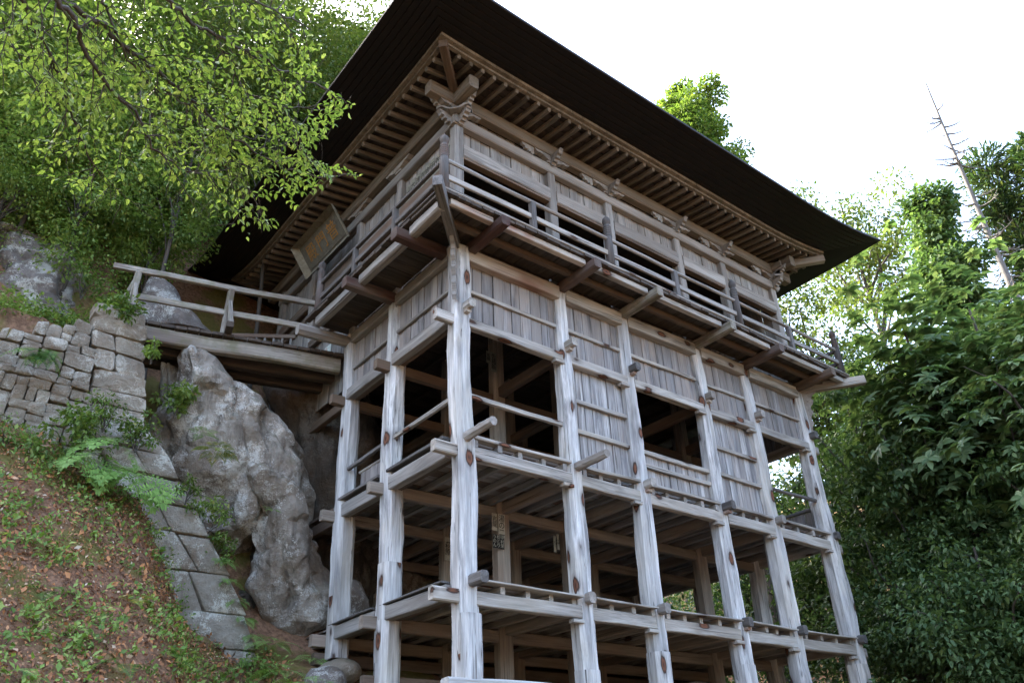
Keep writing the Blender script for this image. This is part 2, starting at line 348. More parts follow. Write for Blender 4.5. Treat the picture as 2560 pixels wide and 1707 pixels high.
# --- lower posts
lean = {0: (.26, 0), 1: (.08, 0), 5: (-.06, 0)}
tops = {(i, 0): .25 for i in range(6)}
for i, x in enumerate(BX):
    for j, y in enumerate(AY):
        if j == 4 and i not in (0, 5): continue
        zb = float(hz(x, y))-.25
        if (i, j) == (0, 2): zb = -.42
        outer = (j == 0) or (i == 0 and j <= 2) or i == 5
        dx = {0: .20, 1: .06}.get(i, 0) if j == 0 else 0
        dyb = {1: -.14, 2: -.22}.get(j, 0) if i == 0 else 0
        x0 = x+dx
        w0, w1 = (.345, .335) if (i, j) == (0, 0) else ((.335, .29) if outer else (.29, .27))
        if i == 5 and j == 0: w0, w1 = .37, .29
        ztop = 5.98 if j == 0 or i == 0 else 6.1
        if i == 0 and j >= 3: continue
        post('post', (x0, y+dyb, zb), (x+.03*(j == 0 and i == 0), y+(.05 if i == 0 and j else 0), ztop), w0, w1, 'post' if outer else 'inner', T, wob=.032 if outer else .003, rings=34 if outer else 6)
# scarf patches on the posts
for (x, y, zt, w_) in ((.185, 0, -.32, .365), (2.41, 0, -.93, .35), (4.03, 0, -.55, .355), (6.27, 0, -.60, .345), (10.0, 0, -.35, .39), (.0, 1.88, .80, .345), (0, 3.58, .62, .34)):
    post('post_base', (x, y, float(hz(x, y))-.2 if y < 3 else -.41), (x-.01, y, zt), w_, w_, 'post', T, wob=.008, rings=12)
# --- tie beams, floors
XL = [(-.20, .0), (1.99, 2.20), (4.35, 4.53)]; YL = [(-.12, .10), (2.02, 2.27), (4.44, 4.68)]
rows = {0: 'beam', 1: 'brown', 2: 'brown', 3: 'brown'}
for (z0, z1) in XL:
    for j in range(4):
        y = AY[j]; dy = -.07 if j == 0 else 0
        if j == 0:
            for i in range(5):
                timber('tie_beam', (BX[i]+.10, dy, (z0+z1)/2), (BX[i+1]-.10, dy, (z0+z1)/2), .15, z1-z0, 'beam', T, cham=.014, seg=5, wob=.006)
            timber('tie_beam_end', (-.46, -.03, (z0+z1)/2+.01), (-.02, -.03, (z0+z1)/2+.01), .13, .19, 'beam', T, cham=.02, seg=1)
            timber('tie_beam_end', (10.02, -.03, (z0+z1)/2), (10.36, -.03, (z0+z1)/2), .13, .19, 'beam', T, cham=.02)
            for i in range(1, 6):   # small wedge blocks under the beam joints
                timber('wedge', (BX[i]-.30, -.10, z0-.035), (BX[i]-.08, -.10, z0-.035), .12, .06, 'beam', T, cham=.01)
        else:
            timber('tie_beam', (-.42 if j < 3 else .1, y, (z0+z1)/2-.02), (10.3, y, (z0+z1)/2-.02), .13, .20, 'inner' if z0 < 3 else 'brown', T, cham=.012, seg=6, wob=.006)
nose = {0: [.30, .12, .16, .14, .14, .16], 1: [.68, .72, .20, .20, .16, .12], 2: [.20, .20, .18, .18, .18, .16]}
for lv, (z0, z1) in enumerate(YL):
    for i, x in enumerate(BX):
        n = nose[lv][i]; zc = (z0+z1)/2
        if i == 0:
            for j in range(2):
                timber('tie_beam', (-.07, AY[j]+.1, zc), (-.07, AY[j+1]-.1, zc), .15, z1-z0, 'upper', T, cham=.014, seg=4, wob=.006)
            timber('cross_beam', (.06, .15, zc), (.06, 7.8, zc), .12, .2, 'brown', T, seg=3)
        else:
            timber('cross_beam', (x, .12, zc), (x, 7.8, zc), 0.14, .21, ('inner' if lv < 2 else 'brown') if i < 5 else 'beam', T, cham=.015, seg=4, wob=.005)
        xo = x+.02+(.13 if i == 0 and lv == 0 else (.05 if i == 0 else 0))
        zn = {0: .12, 1: 2.31, 2: 4.70}[lv]
        if n > .5:
            timber('beam_nose', (xo, -.10, zn), (xo, -.17-n, zn+.02), .15, .16, 'upper', T, cham=.042, seg=7, wob=.012, taper=.85)
        else:
            timber('beam_nose', (xo, -.10, zn), (xo, -.16-n, zn), .14, .17, random.choice(('darkrail', 'upper', 'beam', 'darkrail')), T, cham=.03, seg=2, wob=.004)
            if random.random() < .5: timber('wedge', (xo, -.12, zn-.115), (xo, -.16-n*.5, zn-.115), .10, .055, 'rust', T, cham=.01)
# bottom beam and lower inner beams
timber('tie_beam', (-.26, -.10, -1.30), (2.30, -.10, -1.30), .2, .26, 'post', T, cham=.03, seg=6, wob=.008)
timber('tie_beam', (2.50, -.08, -1.36), (4.6, -.08, -1.36), .17, .22, 'post', T, cham=.02, seg=4, wob=.006)
for y in (2.0, 3.75): timber('tie_beam', (-.35, y, -.98 if y < 3 else -.40), (10, y, -.98 if y < 3 else -.40), .12, .2, 'brown', T, seg=4, wob=.005)
# floors: joists (front to back) and boards
for lv, (zb, jh, bt, zf) in enumerate(((0.0, .11, .028, .125), (2.20, .12, .055, 2.355))):
    for i in range(5):
        n = max(2, int(round((BX[i+1]-BX[i])/.46)))
        for k in range(n):
            x = BX[i]+(k+.55)*(BX[i+1]-BX[i])/n+random.uniform(-.04, .04)
            timber('joist', (x, -.13+random.uniform(-.03, .05), zb+jh/2), (x, 7.6, zb+jh/2), .085, jh, 'beam' if lv == 0 else 'upper', T, cham=.008, seg=2, wob=.004)
        if lv == 1 or True:
            timber('floor_edge', (BX[i]+.14, -.10, zf), (BX[i+1]-.13, -.10, zf), .17 if lv else .3, bt, 'beam', T, cham=.008, seg=5, wob=.007)
    y = .06
    while y < 7.6:
        wd = random.uniform(.22, .30); cuts = [-.02, random.uniform(3.2, 5), random.uniform(6.5, 8.4), 10.1]
        for a, b in zip(cuts, cuts[1:]):
            timber('floor_board', (a+.004, y+wd/2, zf+random.uniform(-.004, .004)), (b-.004, y+wd/2, zf), wd-.012, bt, random.choice(('inner', 'upper', 'upper', 'brown')), T, cham=.004)
        y += wd
    # left edge board over the left tie beam
    for j in range(2): timber('floor_edge', (-.10, AY[j]+.14, zf+.01), (-.10, AY[j+1]-.13, zf+.01), .16, bt, 'darkrail', T, cham=.008, seg=4, wob=.006)

# --- wall panels
def panel(axis, a0, a1, z0, z1, off, mat, wmin=.19, wmax=.27, name='wall_plank'):
    a = a0
    while a < a1-.02:
        wd = min(random.uniform(wmin, wmax), a1-a)
        if a1-(a+wd) < .08: wd = a1-a
        d = off+random.uniform(-.010, .010); c = a+wd/2; zz0, zz1 = z0-random.uniform(0, .012), z1
        if axis == 'y': timber(name, (c, d, zz0), (c, d, zz1), wd-.011, .028, mat, T, up=(0, 1, 0), cham=.005)
        else: timber(name, (d, c, zz0), (d, c, zz1), wd-.011, .028, mat, T, up=(1, 0, 0), cham=.005)
        a += wd
def batten(i, z0, z1, round_=False, mat='beam', y=-.025, d=.075):
    timber('batten', (BX[i]+.11, y, (z0+z1)/2), (BX[i+1]-.10, y, (z0+z1)/2), d, z1-z0, mat, T, cham=.03 if round_ else .008, seg=5, wob=.007 if not round_ else .01)
for i in range(5):
    panel('y', BX[i]+.12, BX[i+1]-.11, 4.53, 5.71, .0, 'plank')
    batten(i, 5.085, 5.155, y=-.045, d=.06)
    m = 'rust' if i == 0 else 'beam'
    timber('head_beam', (BX[i]+.09, -.07, 5.845), (BX[i+1]-.09, -.07, 5.845), .19, .27, m, T, cham=.012, seg=5, wob=.006)
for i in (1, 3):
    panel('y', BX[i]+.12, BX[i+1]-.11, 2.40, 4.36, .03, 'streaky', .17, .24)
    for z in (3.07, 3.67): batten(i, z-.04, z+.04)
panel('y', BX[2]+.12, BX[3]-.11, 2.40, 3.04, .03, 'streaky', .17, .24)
batten(2, 3.01, 3.09); batten(2, 2.74, 2.82)
batten(0, 3.075, 3.15); batten(4, 3.08, 3.155, True, 'darkrail')
# left face panels
for j in range(2):
    panel('x', AY[j]+.12, AY[j+1]-.11, 4.68, 5.75, .0, 'plank')
    timber('batten', (-.045, AY[j]+.12, 5.16), (-.045, AY[j+1]-.12, 5.16), .06, .07, 'upper', T, seg=3, wob=.006)
    timber('head_beam', (-.05, AY[j]+.1, 5.86), (-.05, AY[j+1]-.1, 5.86), .18, .22, 'upper', T, seg=3, wob=.005)
    timber('batten', (-.05, AY[j]+.12, 3.03-.04*j), (-.05, AY[j+1]-.12, 3.0-.03*j), .07, .075, 'beam' if j == 0 else 'darkrail', T, seg=3, wob=.008)
panel('x', 2.15, 3.2, 2.38, 2.80, .06, 'plank'); timber('batten', (.06, 2.12, 2.82), (.06, 3.25, 2.82), .06, .05, 'beam', T)
# right end: low panel with a rail; inner partitions and the closed back
panel('x', .16, 1.9, 2.40, 2.98, 10.0, 'plank'); timber('batten', (9.97, .14, 3.02), (9.97, 1.9, 3.02), .07, .07, 'darkrail', T, seg=3, wob=.008)
panel('x', .16, 7.8, 4.6, 5.9, 10.0, 'plank')
panel('x', 2.1, 5.9, 2.40, 4.4, 9.98, 'upper')
panel('y', 4.2, 9.9, 2.40, 4.4, 6.0, 'brown', .24, .3); panel('y', .1, 9.9, 2.4, 6.0, 7.85, 'brown', .3, .4)
timber('brace', (6.3, 2.1, 2.5), (7.9, 2.1, 4.3), .1, .12, 'brown', T); timber('brace', (4.1, 3.7, 4.3), (6.2, 3.7, 2.5), .1, .12, 'brown', T)
y = .1
while y < 7.7:   # ceiling boards under the hall floor
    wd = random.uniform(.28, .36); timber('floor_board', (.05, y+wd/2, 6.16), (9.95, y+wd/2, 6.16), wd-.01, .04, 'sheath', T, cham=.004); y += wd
for i in range(5):
    for k in range(3):
        x = BX[i]+(k+.6)*(BX[i+1]-BX[i])/3; timber('joist', (x, -.05, 6.05), (x, 7.8, 6.05), .09, .12, 'sheath', T)

# --- veranda
VO = 1.0
for i, x in enumerate(BX):       # cantilever beams to the front
    m = {0: 'red', 1: 'red', 2: 'bridge', 3: 'bridge', 4: 'red', 5: 'brown'}[i]
    xo = x+(.22 if i == 0 else (-.05 if i == 5 else 0))
    timber('cantilever_beam', (xo, .3, 5.98), (xo, -1.16, 5.985), .18, .20, m, T, cham=.028, seg=2)
for j, (y, m) in enumerate(((.20, 'red'), (2.0, 'red'))):
    timber('cantilever_beam', (.3, y, 5.94), (-1.17, y, 5.94), .2, .22, m, T, cham=.03, seg=2)
timber('cantilever_beam', (.2, 3.78, 5.86), (-1.22, 3.85, 5.80), .22, .24, 'upper', T, cham=.08, seg=6, wob=.012)
timber('veranda_beam', (-.80, -.45, 6.095), (10.7, -.50, 6.095), .12, .10, 'brown', T, seg=8, wob=.004)
for a, b in zip([-.86, .22, 2.36, 4.03, 6.27, 7.95], [.22, 2.36, 4.03, 6.27, 7.95, 10.86]):
    timber('veranda_beam', (a+.1, -.88, 6.085), (b-.1, -.88, 6.085), .12, .12, 'beam' if a > .3 else 'rust', T, seg=3, wob=.004)
for a, b in ((-.8, .1), (.3, 1.9), (2.1, 3.72), (3.84, 4.02)):
    timber('veranda_beam', (-.84, a, 6.04), (-.84, b, 6.04), .17, .21, 'upper', T, cham=.03, seg=3, wob=.006)
x = -.98
while x < 10.98:                 # front deck boards
    wd = min(random.uniform(.22, .34), 10.98-x)
    if wd < .05: break
    timber('deck_board', (x+wd/2, -.03, 6.195), (x+wd/2, -VO-random.uniform(-.012, .03), 6.185), wd-.012, .06, 'darkboard', T, cham=.008); x += wd
y = -.02
while y < 4.05:                  # left deck boards
    wd = min(random.uniform(.22, .32), 4.06-y)
    if wd < .05: break
    timber('deck_board', (-.03, y+wd/2, 6.195), (-VO-random.uniform(-.012, .03), y+wd/2, 6.185), wd-.012, .06, 'darkboard', T, cham=.008); y += wd
y = .3
while y < 7.6:
    timber('deck_board', (10.03, y, 6.195), (10.98, y, 6.19), .28, .06, 'darkrail', T, cham=.008); y += .3
timber('deck_edge', (-.98, -.955, 6.25), (10.98, -.955, 6.25), .11, .045, 'beam', T, seg=14, wob=.006)
timber('deck_edge', (-.955, -.9, 6.25), (-.955, 4.04, 6.25), .10, .04, 'darkrail', T, seg=6, wob=.005)
# corner beams on the diagonal with carved corbels below
for sx, x0, mt_ in ((-1, 0, 'beam'), (1, 10, 'beam')):
    timber('corner_beam', (x0-sx*.2, .2, 5.93), (x0+sx*1.22, -1.22, 6.10), .16, .21, 'darkrail' if sx < 0 else 'beam', T, cham=.012, seg=2)
    poly = [(0, 0), (.0, -1.1), (.05, -1.16), (.085, -1.08), (.06, -1.0), (.10, -.93), (.135, -.86), (.10, -.79), (.10, -.70), (.15, -.63), (.18, -.56), (.14, -.50), (.15, -.42), (.21, -.36), (.24, -.28), (.20, -.22), (.24, -.14), (.32, -.08), (.38, 0)]
    sc = 1.0
    d = (sx*.7071, -.7071, 0); n = (d[1], -d[0], 0)
    extrude_poly('carved_corbel', [(px*sc, py) for px, py in poly], .07, 'upper', T, mtx((x0+sx*.12, -.12, 5.93), d, (0, 0, 1), (d[1]*1, -d[0]*1, 0)))
# railing
def giboshi(x, y, zt=7.52, r=.078):
    o = lathe('railing_post', [(r*1.12, 6.22), (r*1.02, 6.9), (r, 7.05)], 12, 'finial', T, (x, y, 0))
    pr = [(r*1.06, 7.0)]
    for k in range(5): pr += [(r*1.06, 7.02+k*.045), (r*.95, 7.028+k*.045), (r*.95, 7.036+k*.045), (r*1.06, 7.044+k*.045)]
    pr += [(r*1.02, 7.26), (r*.72, 7.29), (r*.70, 7.32), (r*1.0, 7.35), (r*1.10, 7.40), (r*.98, 7.45), (r*.6, 7.49), (r*.18, 7.53), (.004, 7.56)]
    f = lathe('finial', pr, 14, 'finial', o, (0, 0, 0)); f.matrix_local = Matrix()
GX_ = [-.88, 3.0, 6.92, 10.86]
for x in GX_: giboshi(x, -.90)
giboshi(-.88, 3.72)
for x in (1.06, 4.9, 8.85): timber('railing_post', (x, -.90, 6.22), (x, -.90, 6.93), .11, .11, 'darkrail', T, up=(0, 1, 0), cham=.012)
for y in (.7, 2.2): timber('railing_post', (-.88, y, 6.22), (-.88, y, 6.93), .10, .10, 'darkrail', T, up=(0, 1, 0), cham=.012)
for a, b in zip(GX_, GX_[1:]):
    timber('handrail', (a+.05, -.90, 6.955), (b-.05, -.90, 6.955), .075, .075, 'upper', T, cham=.022, seg=8, wob=.006)
    timber('mid_rail', (a+.05, -.90, 6.60), (b-.05, -.90, 6.60), .055, .11, 'beam' if a < 0 else 'upper', T, cham=.01, seg=6, wob=.004)
    timber('sill_rail', (a+.05, -.90, 6.315), (b-.05, -.90, 6.315), .09, .085, 'darkrail', T, cham=.01, seg=6, wob=.004)
for z, w_, h_ in ((6.955, .075, .075), (6.60, .055, .11), (6.315, .09, .085)):
    timber('handrail' if z > 6.9 else 'mid_rail', (-.88, -.84, z), (-.88, 3.68, z), w_, h_, 'darkrail', T, cham=.012, seg=6, wob=.004)
    timber('handrail' if z > 6.9 else 'mid_rail', (10.86, -.84, z), (10.86, 7.0, z), w_, h_, 'darkrail', T, cham=.012, seg=4, wob=.004)

# --- hall walls above the veranda
for i, x in enumerate(BX):
    post('hall_post', (x, 0, 6.2), (x, 0, 9.32), .21, .20, 'upper', T, cham=.1, wob=.002, rings=4)
for j in (1, 2, 3, 4):
    post('hall_post', (0, AY[j], 4.9), (0, AY[j], 9.32), .21, .20, 'upper', T, cham=.1, wob=.002, rings=4)
    post('hall_post', (10, AY[j], 6.2), (10, AY[j], 9.32), .21, .20, 'upper', T, cham=.1, wob=.002, rings=2)
for i in range(5):
    a, b = BX[i]+.09, BX[i+1]-.09
    timber('lintel', (a, -.04, 8.31), (b, -.04, 8.31), .17, .30, 'upper', T, cham=.02, seg=4, wob=.004)
    timber('lintel_strip', (a, -.03, 8.135), (b, -.03, 8.135), .13, .05, 'brown', T, cham=.006)
    panel('y', a, b, 8.46, 8.90, .03, 'upper', .2, .27)
    panel('y', a, b, 9.13, 9.36, .04, 'upper', .2, .27)
timber('wall_tie', (-.16, -.055, 9.015), (10.16, -.055, 9.015), .16, .235, 'upper', T, cham=.02, seg=14, wob=.003)
for j in range(4):
    a, b = AY[j]+.09, AY[j+1]-.09
    timber('lintel', (-.03, a, 7.98), (-.03, b, 7.98), .17, .26, 'brown', T, cham=.02, seg=3, wob=.004)
    timber('lintel', (-.03, a, 7.62), (-.03, b, 7.62), .13, .18, 'brown', T, cham=.02, seg=3, wob=.004)
    panel('x', a, b, 8.10, 8.92, .03, 'upper', .2, .27)
    panel('x', a, b, 4.9 if j >= 2 else 6.2, 7.6, .03, 'upper' if j >= 2 else 'brown', .2, .27)
    panel('x', a, b, 9.13, 9.36, .04, 'upper', .2, .27); panel('x', a, b, 6.2, 9.3, 9.98, 'upper', .24, .3)
timber('wall_tie', (-.055, -.16, 9.03), (-.055, 8.0, 9.03), .16, .235, 'upper', T, cham=.02, seg=8, wob=.003)
timber('lintel', (-.04, 3.9, 6.75), (-.04, 7.7, 6.75), .12, .2, 'brown', T, seg=2)
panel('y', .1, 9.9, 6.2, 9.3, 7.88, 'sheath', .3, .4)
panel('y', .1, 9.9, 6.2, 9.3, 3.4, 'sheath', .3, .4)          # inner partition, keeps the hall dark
for i in range(5): timber('brace', (BX[i]+.2, 3.3, 6.3), (BX[i+1]-.2, 3.25, 8.1), .09, .1, 'brown', T)
x = .1
while x < 9.9:
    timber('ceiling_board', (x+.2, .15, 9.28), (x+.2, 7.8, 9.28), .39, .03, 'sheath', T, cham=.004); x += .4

# --- bracket sets on the posts
boat = [(-.48, .16), (-.48, .08), (-.40, .03), (-.30, .045), (-.22, .0), (-.12, -.04), (.12, -.04), (.22, .0), (.30, .045), (.40, .03), (.48, .08), (.48, .16)]
scroll = [(0, .17), (.0, -.05), (.06, -.09), (.09, -.03), (.15, -.05), (.17, .01), (.23, .0), (.24, .06), (.30, .07), (.32, .13), (.36, .17)]
for i, x in enumerate(BX):
    timber('capital', (x, -.02, 9.13), (x, -.02, 9.22), .27, .27, 'upper', T, up=(0, 1, 0), cham=.03)
    extrude_poly('bracket_arm', [(px, py) for px, py in boat], .12, 'upper', T, mtx((x, -.11, 9.225), (1, 0, 0), (0, 0, 1), (0, -1, 0)))
    if 0 < i: extrude_poly('carved_scroll', [(-px-.5, py) for px, py in scroll], .07, 'upper', T, mtx((x, -.12, 9.19), (1, 0, 0), (0, 0, 1), (0, -1, 0)))
    extrude_poly('carved_nose', [(px+.05, py) for px, py in scroll], .10, 'upper', T, mtx((x, -.07, 9.16), (0, -1, 0), (0, 0, 1), (1, 0, 0)))
for j in (1, 2, 3):
    timber('capital', (-.02, AY[j], 9.13), (-.02, AY[j], 9.22), .27, .27, 'upper', T, up=(0, 1, 0), cham=.03)
    extrude_poly('bracket_arm', boat, .12, 'upper', T, mtx((-.11, AY[j], 9.225), (0, 1, 0), (0, 0, 1), (-1, 0, 0)))
cap = [(-.46, .10), (-.46, .06), (-.40, .115), (-.30, .12), (-.20, .05), (-.1, .02), (.1, .02), (.20, .05), (.30, .12), (.40, .115), (.46, .06), (.46, .10), (.40, .16), (.28, .165), (.18, .10), (.1, .065), (-.1, .065), (-.18, .10), (-.28, .165), (-.40, .16)]
for sx, x0 in ((-1, 0), (1, 10)):    # corner brackets
    for (dx, dy) in ((sx, 0), (0, -1)):
        extrude_poly('carved_nose', [(px*.95, py*.95) for px, py in scroll], .11, 'upper', T, mtx((x0+dx*.1, dy*.1, 8.98), (dx, dy, 0), (0, 0, 1), (dy, -dx, 0)))
        extrude_poly('bracket_arm', [(px*.85+.02, py*.9) for px, py in scroll], .10, 'upper', T, mtx((x0+dx*.30, dy*.30, 9.26), (dx, dy, 0), (0, 0, 1), (dy, -dx, 0)))
        timber('purlin_end', (x0, 0, 9.475) if dx == 0 else (x0, -.10, 9.475), (x0+dx*.50, dy*.50-(.1 if dx else 0), 9.48), .15, .20, 'rafter', T, cham=.02)
    d = (sx*.7071, -.7071, 0); n = (d[1], -d[0], 0)
    extrude_poly('curved_cap', [(px*.74, py*.8) for px, py in cap], .22, 'upper', T, mtx((x0+sx*.16, -.16, 9.10), (.7071, sx*.7071, 0), (0, 0, 1), (sx*.7071, -.7071, 0)))
# --- purlins, rafters, eaves
timber('purlin', (-.75, -.11, 9.475), (10.75, -.11, 9.475), .22, .30, 'rafter', T, cham=.03, seg=12, wob=.003)
timber('purlin', (-.11, -.75, 9.475), (-.11, 8.6, 9.475), .22, .30, 'rafter', T, cham=.03, seg=8, wob=.003)
timber('purlin', (10.11, -.75, 9.475), (10.11, 8.6, 9.475), .22, .30, 'rafter', T, cham=.03, seg=3)
EI, ZI, EO, ZO = .945, 9.69, 2.06, 10.0
def curl(a, n): # a in 0..n along the side
    t = abs(2*a/n-1); return max(0, (t-.55)/.45)**2.6
n = 43
for k in range(n):
    x = -.86+(11.72)*k/(n-1); cz = .34*curl(x+.95, 11.9)*.55*(.25 if x < 5 else 1)
    out = .93; yin = .35 if -.1 < x < 10.1 else -min(.86, max(0, -x if x < 0 else x-10))
    timber('rafter', (x, yin, 9.69+.16*(yin+.93)/1.28+cz), (x, -out, 9.655+cz), .076, .10, 'rafter', T, cham=.008, seg=1)
n = 36
for k in range(n):
    y = -.86+(9.6)*k/(n-1); cz = .34*curl(y+.95, 9.8)*.55*(.25 if y < 4 else 1)
    xin = .35 if y > -.1 else -min(.86, max(0, -y))
    timber('rafter', (xin, y, 9.69+.16*(xin+.93)/1.28+cz), (-.93, y, 9.655+cz), .076, .10, 'rafter', T, cham=.008)
for k in range(14):
    y = -.86+.26*k; xin = -.35 if y > -.1 else min(.86, max(0, -y))
    timber('rafter', (10-(xin if xin < 0 else -xin), y, 9.72), (10.93, y, 9.70), .085, .105, 'rafter', T)
timber('hip_rafter', (.3, .3, 9.62), (-1.0, -1.0, 9.70), .16, .20, 'brown', T, cham=.015, seg=2)
timber('hip_rafter', (9.7, .3, 9.60), (11.10, -1.10, 9.74), .17, .20, 'upper', T, cham=.015, seg=2)

def ringpt(side, t, e, z, ck=.34, ce=.14):
    # side 0 front (y-), 1 left (x-), 2 back, 3 right ; t in 0..1
    if side in (0, 2):
        c = curl(t, 1)*(.25 if side == 0 and t < .5 else 1); ee = e+ce*c*(e/EO); x = -ee+t*(W+2*ee); yy = -(e+ce*c*(e/EO)) if side == 0 else D+e+ce*c*(e/EO); return (x, yy, z+ck*c*.45)
    c = curl(t, 1)*(.25 if t < .5 and side == 1 else 1); ee = e+ce*c*(e/EO); y = -ee+t*(D+2*ee); xx = -(e+ce*c*(e/EO)) if side == 1 else W+e+ce*c*(e/EO); return (xx, y, z+ck*c*.45)
def strip(name, side, sec, mat, N=36):
    # sec: closed list of (e, z) in order
    V, F = [], []; m = len(sec)
    for i in range(N+1):
        for (e, z) in sec: V.append(ringpt(side, i/N, e, z))
    for i in range(N):
        for j in range(m): F.append((i*m+j, i*m+(j+1) % m, (i+1)*m+(j+1) % m, (i+1)*m+j))
    F.append(tuple(range(m))); F.append(tuple(range(N*m+m-1, N*m-1, -1)))
    me = pmesh(name, V, F, mat); bm = bmesh.new(); bm.from_mesh(me); bmesh.ops.recalc_face_normals(bm, faces=bm.faces); bm.to_mesh(me); bm.free()
    return add(name, me, T)
for s in range(4):
    for k, (e0, e1) in enumerate(((.30, .52), (.53, .74), (.75, .97))):   # sheathing over the rafters
        strip('sheathing_board', s, [(e0, 9.79), (e1, 9.755), (e1, 9.785), (e0, 9.82)], 'sheath')
    strip('sheathing_board', s, [(-.4, 9.87), (.29, 9.795), (.29, 9.825), (-.4, 9.90)], 'sheath')
    strip('eave_batten', s, [(.90, 9.70), (.985, 9.70), (.985, 9.755), (.90, 9.755)], 'rafter')
    strip('eave_beam', s, [(.95, 9.765), (1.06, 9.765), (1.06, 9.86), (.95, 9.86)], 'rafter')
    K = 8
    for k in range(K):                                                       # dark soffit courses
        f0, f1 = k/K, (k+1)/K; e0, e1 = 1.03+(EO-1.03)*f0, 1.03+(EO-1.03)*f1-.004
        z0, z1 = 9.83+(ZO-9.83)*f0, 9.83+(ZO-9.83)*f1
        strip('roof_board', s, [(e0, z0+.010), (e1, z1-.010), (e1, z1+.03), (e0, z0+.05)], 'roof')
    strip('roof_edge', s, [(EO, ZO-.012), (EO+.02, ZO-.002), (EO+.02, ZO+.05), (EO, ZO+.06)], 'roof')
# roof covering: concave hip roof to a ridge
V, F = [], []; N, K = 36, 12
for s in range(4):
    base = len(V)
    for k in range(K+1):
        f = k/K; e = EO-(EO+D/2-.05)*f; z = ZO+.05+4.8*(f*.72+.28*f*f)
        for i in range(N+1):
            a = ringpt(s, i/N, max(e, -D/2+.05), z, .34*(1-f)**3, .14*(1-f)); V.append(a)
    for k in range(K):
        for i in range(N):
            q = base+k*(N+1)+i; F.append((q, q+1, q+N+2, q+N+1))
add('roof_covering', pmesh('roof_covering', V, F, 'roof'), T)
timber('ridge', (3.0, D/2, 14.95), (7.0, D/2, 14.95), .5, .6, 'roof', T, cham=.08)

# ------------------------------------------------------------------ name plaque
Q = empty('name_plaque', (-.3, 4.58, 8.34)); tag(Q, 'dark framed wooden name plaque with faded gold characters hanging under the left eave', 'plaque')
upv = Vector((-.50, 0, .74)).normalized(); rt = Vector((0, -1, 0)); nn = rt.cross(upv).normalized()
PM = mtx(Vector((-.55, 4.58, 8.72)), rt, upv, nn)
def qbox(name, x0, x1, y0, y1, z0, z1, mat, cham=.01):
    bm = bmesh.new(); bmesh.ops.create_cube(bm, size=1); bmesh.ops.scale(bm, vec=(x1-x0, y1-y0, z1-z0), verts=bm.verts); bmesh.ops.translate(bm, vec=((x0+x1)/2, (y0+y1)/2, (z0+z1)/2), verts=bm.verts)
    bmesh.ops.bevel(bm, geom=bm.edges, offset=cham, segments=1, affect='EDGES'); me = bpy.data.meshes.new(name); bm.to_mesh(me); bm.free(); me.materials.append(M[mat]); return me
hw, hh = 1.02, .42
add('board', qbox('board', -hw+.1, hw-.1, -hh+.13, hh-.06, -.02, .02, 'plaque'), Q, matrix=inv(Q) @ PM)
add('board', qbox('board', -hw+.1, hw-.1, -hh+.05, -hh+.126, -.02, .02, 'plaque'), Q, matrix=inv(Q) @ PM)
def fr(poly_a, poly_b): pass
for (a, b, c, d) in (((-hw, -hh), (hw, -hh), (hw-.14, -hh+.1), (-hw+.14, -hh+.1)), ((hw, hh), (-hw, hh), (-hw+.14, hh-.1), (hw-.14, hh-.1)), ((-hw, hh), (-hw, -hh), (-hw+.14, -hh+.1), (-hw+.14, hh-.1)), ((hw, -hh), (hw, hh), (hw-.14, hh-.1), (hw-.14, -hh+.1))):
    V = [(*a, .15), (*b, .15), (*c, .01), (*d, .01), (*a, .10), (*b, .10), (*c, -.03), (*d, -.03)]
    add('frame', pmesh('frame', V, [(0, 1, 2, 3), (7, 6, 5, 4), (0, 4, 5, 1), (1, 5, 6, 2), (2, 6, 7, 3), (3, 7, 4, 0)], 'plaqueframe'), Q, matrix=inv(Q) @ PM)
for k, ch in enumerate('普門殿'):
    add('lettering', text_mesh(ch, .42, 'gold', .003), Q, matrix=inv(Q) @ PM @ Matrix.Translation((.5-.5*k, .0, .026)))
# ------------------------------------------------------------------ paper slips
def slip(px0, py0, px1, py1, ax, v, lines, label, paper='paper', ink='ink', hdr=None, size=None):
    c = onp((px0+px1)/2, (py0+py1)/2, ax, v); Dd = float((c-CAM) @ _f)
    hgt = (py1-py0)*Dd/FPX*1.10
    wv = np.linalg.norm(onp(px1, (py0+py1)/2, ax, v)-onp(px0, (py0+py1)/2, ax, v))
    rtv = Vector((1, 0, 0)) if ax == 1 else Vector((0, -1, 0)); nv = Vector((0, -1, 0)) if ax == 1 else Vector((-1, 0, 0))
    e = empty('paper_slip', tuple(c)); tag(e, label, 'paper slip', 'paper slips')
    mt = mtx((0, 0, 0), rtv, (0, 0, 1), nv)
    add('sheet', qbox('sheet', -wv/2, wv/2, -hgt/2, hgt/2, -.002, .002, paper, .0005), e, matrix=mt)
    n = len(lines)
    for k, ln in enumerate(lines):
        cs = size or min(wv/n*.95, hgt/max(1, len(ln))*.98)
        add('lettering', text_mesh('\n'.join(ln), cs, ink, .001), e, matrix=mt @ Matrix.Translation(((-.5+(n-k-.5)/n)*wv, 0, .004)))
FP = 2.0-.157
slip(1230, 1284, 1243, 1324, 1, FP, ['岩龍'], 'white slip with two black characters, left of the pair on the brown inner post')
slip(1246, 1287, 1262, 1341, 1, FP, ['湯の二'], 'tall grey slip, right of the pair on the brown inner post')
slip(1232, 1337, 1260, 1369, 1, FP, ['中村栄', '松とり', 'うのん'], 'black square slip with three columns of white characters on the inner post', 'ink', 'paper')
slip(1112, 1345, 1128, 1398, 1, 3.75-.157, ['萩原'], 'white slip with bold black writing half hidden behind the corner post')
slip(1384, 1340, 1390, 1378, 1, FP, ['石川'], 'dim narrow slip on the inner post right of the written posts, left one', 'oldpaper')
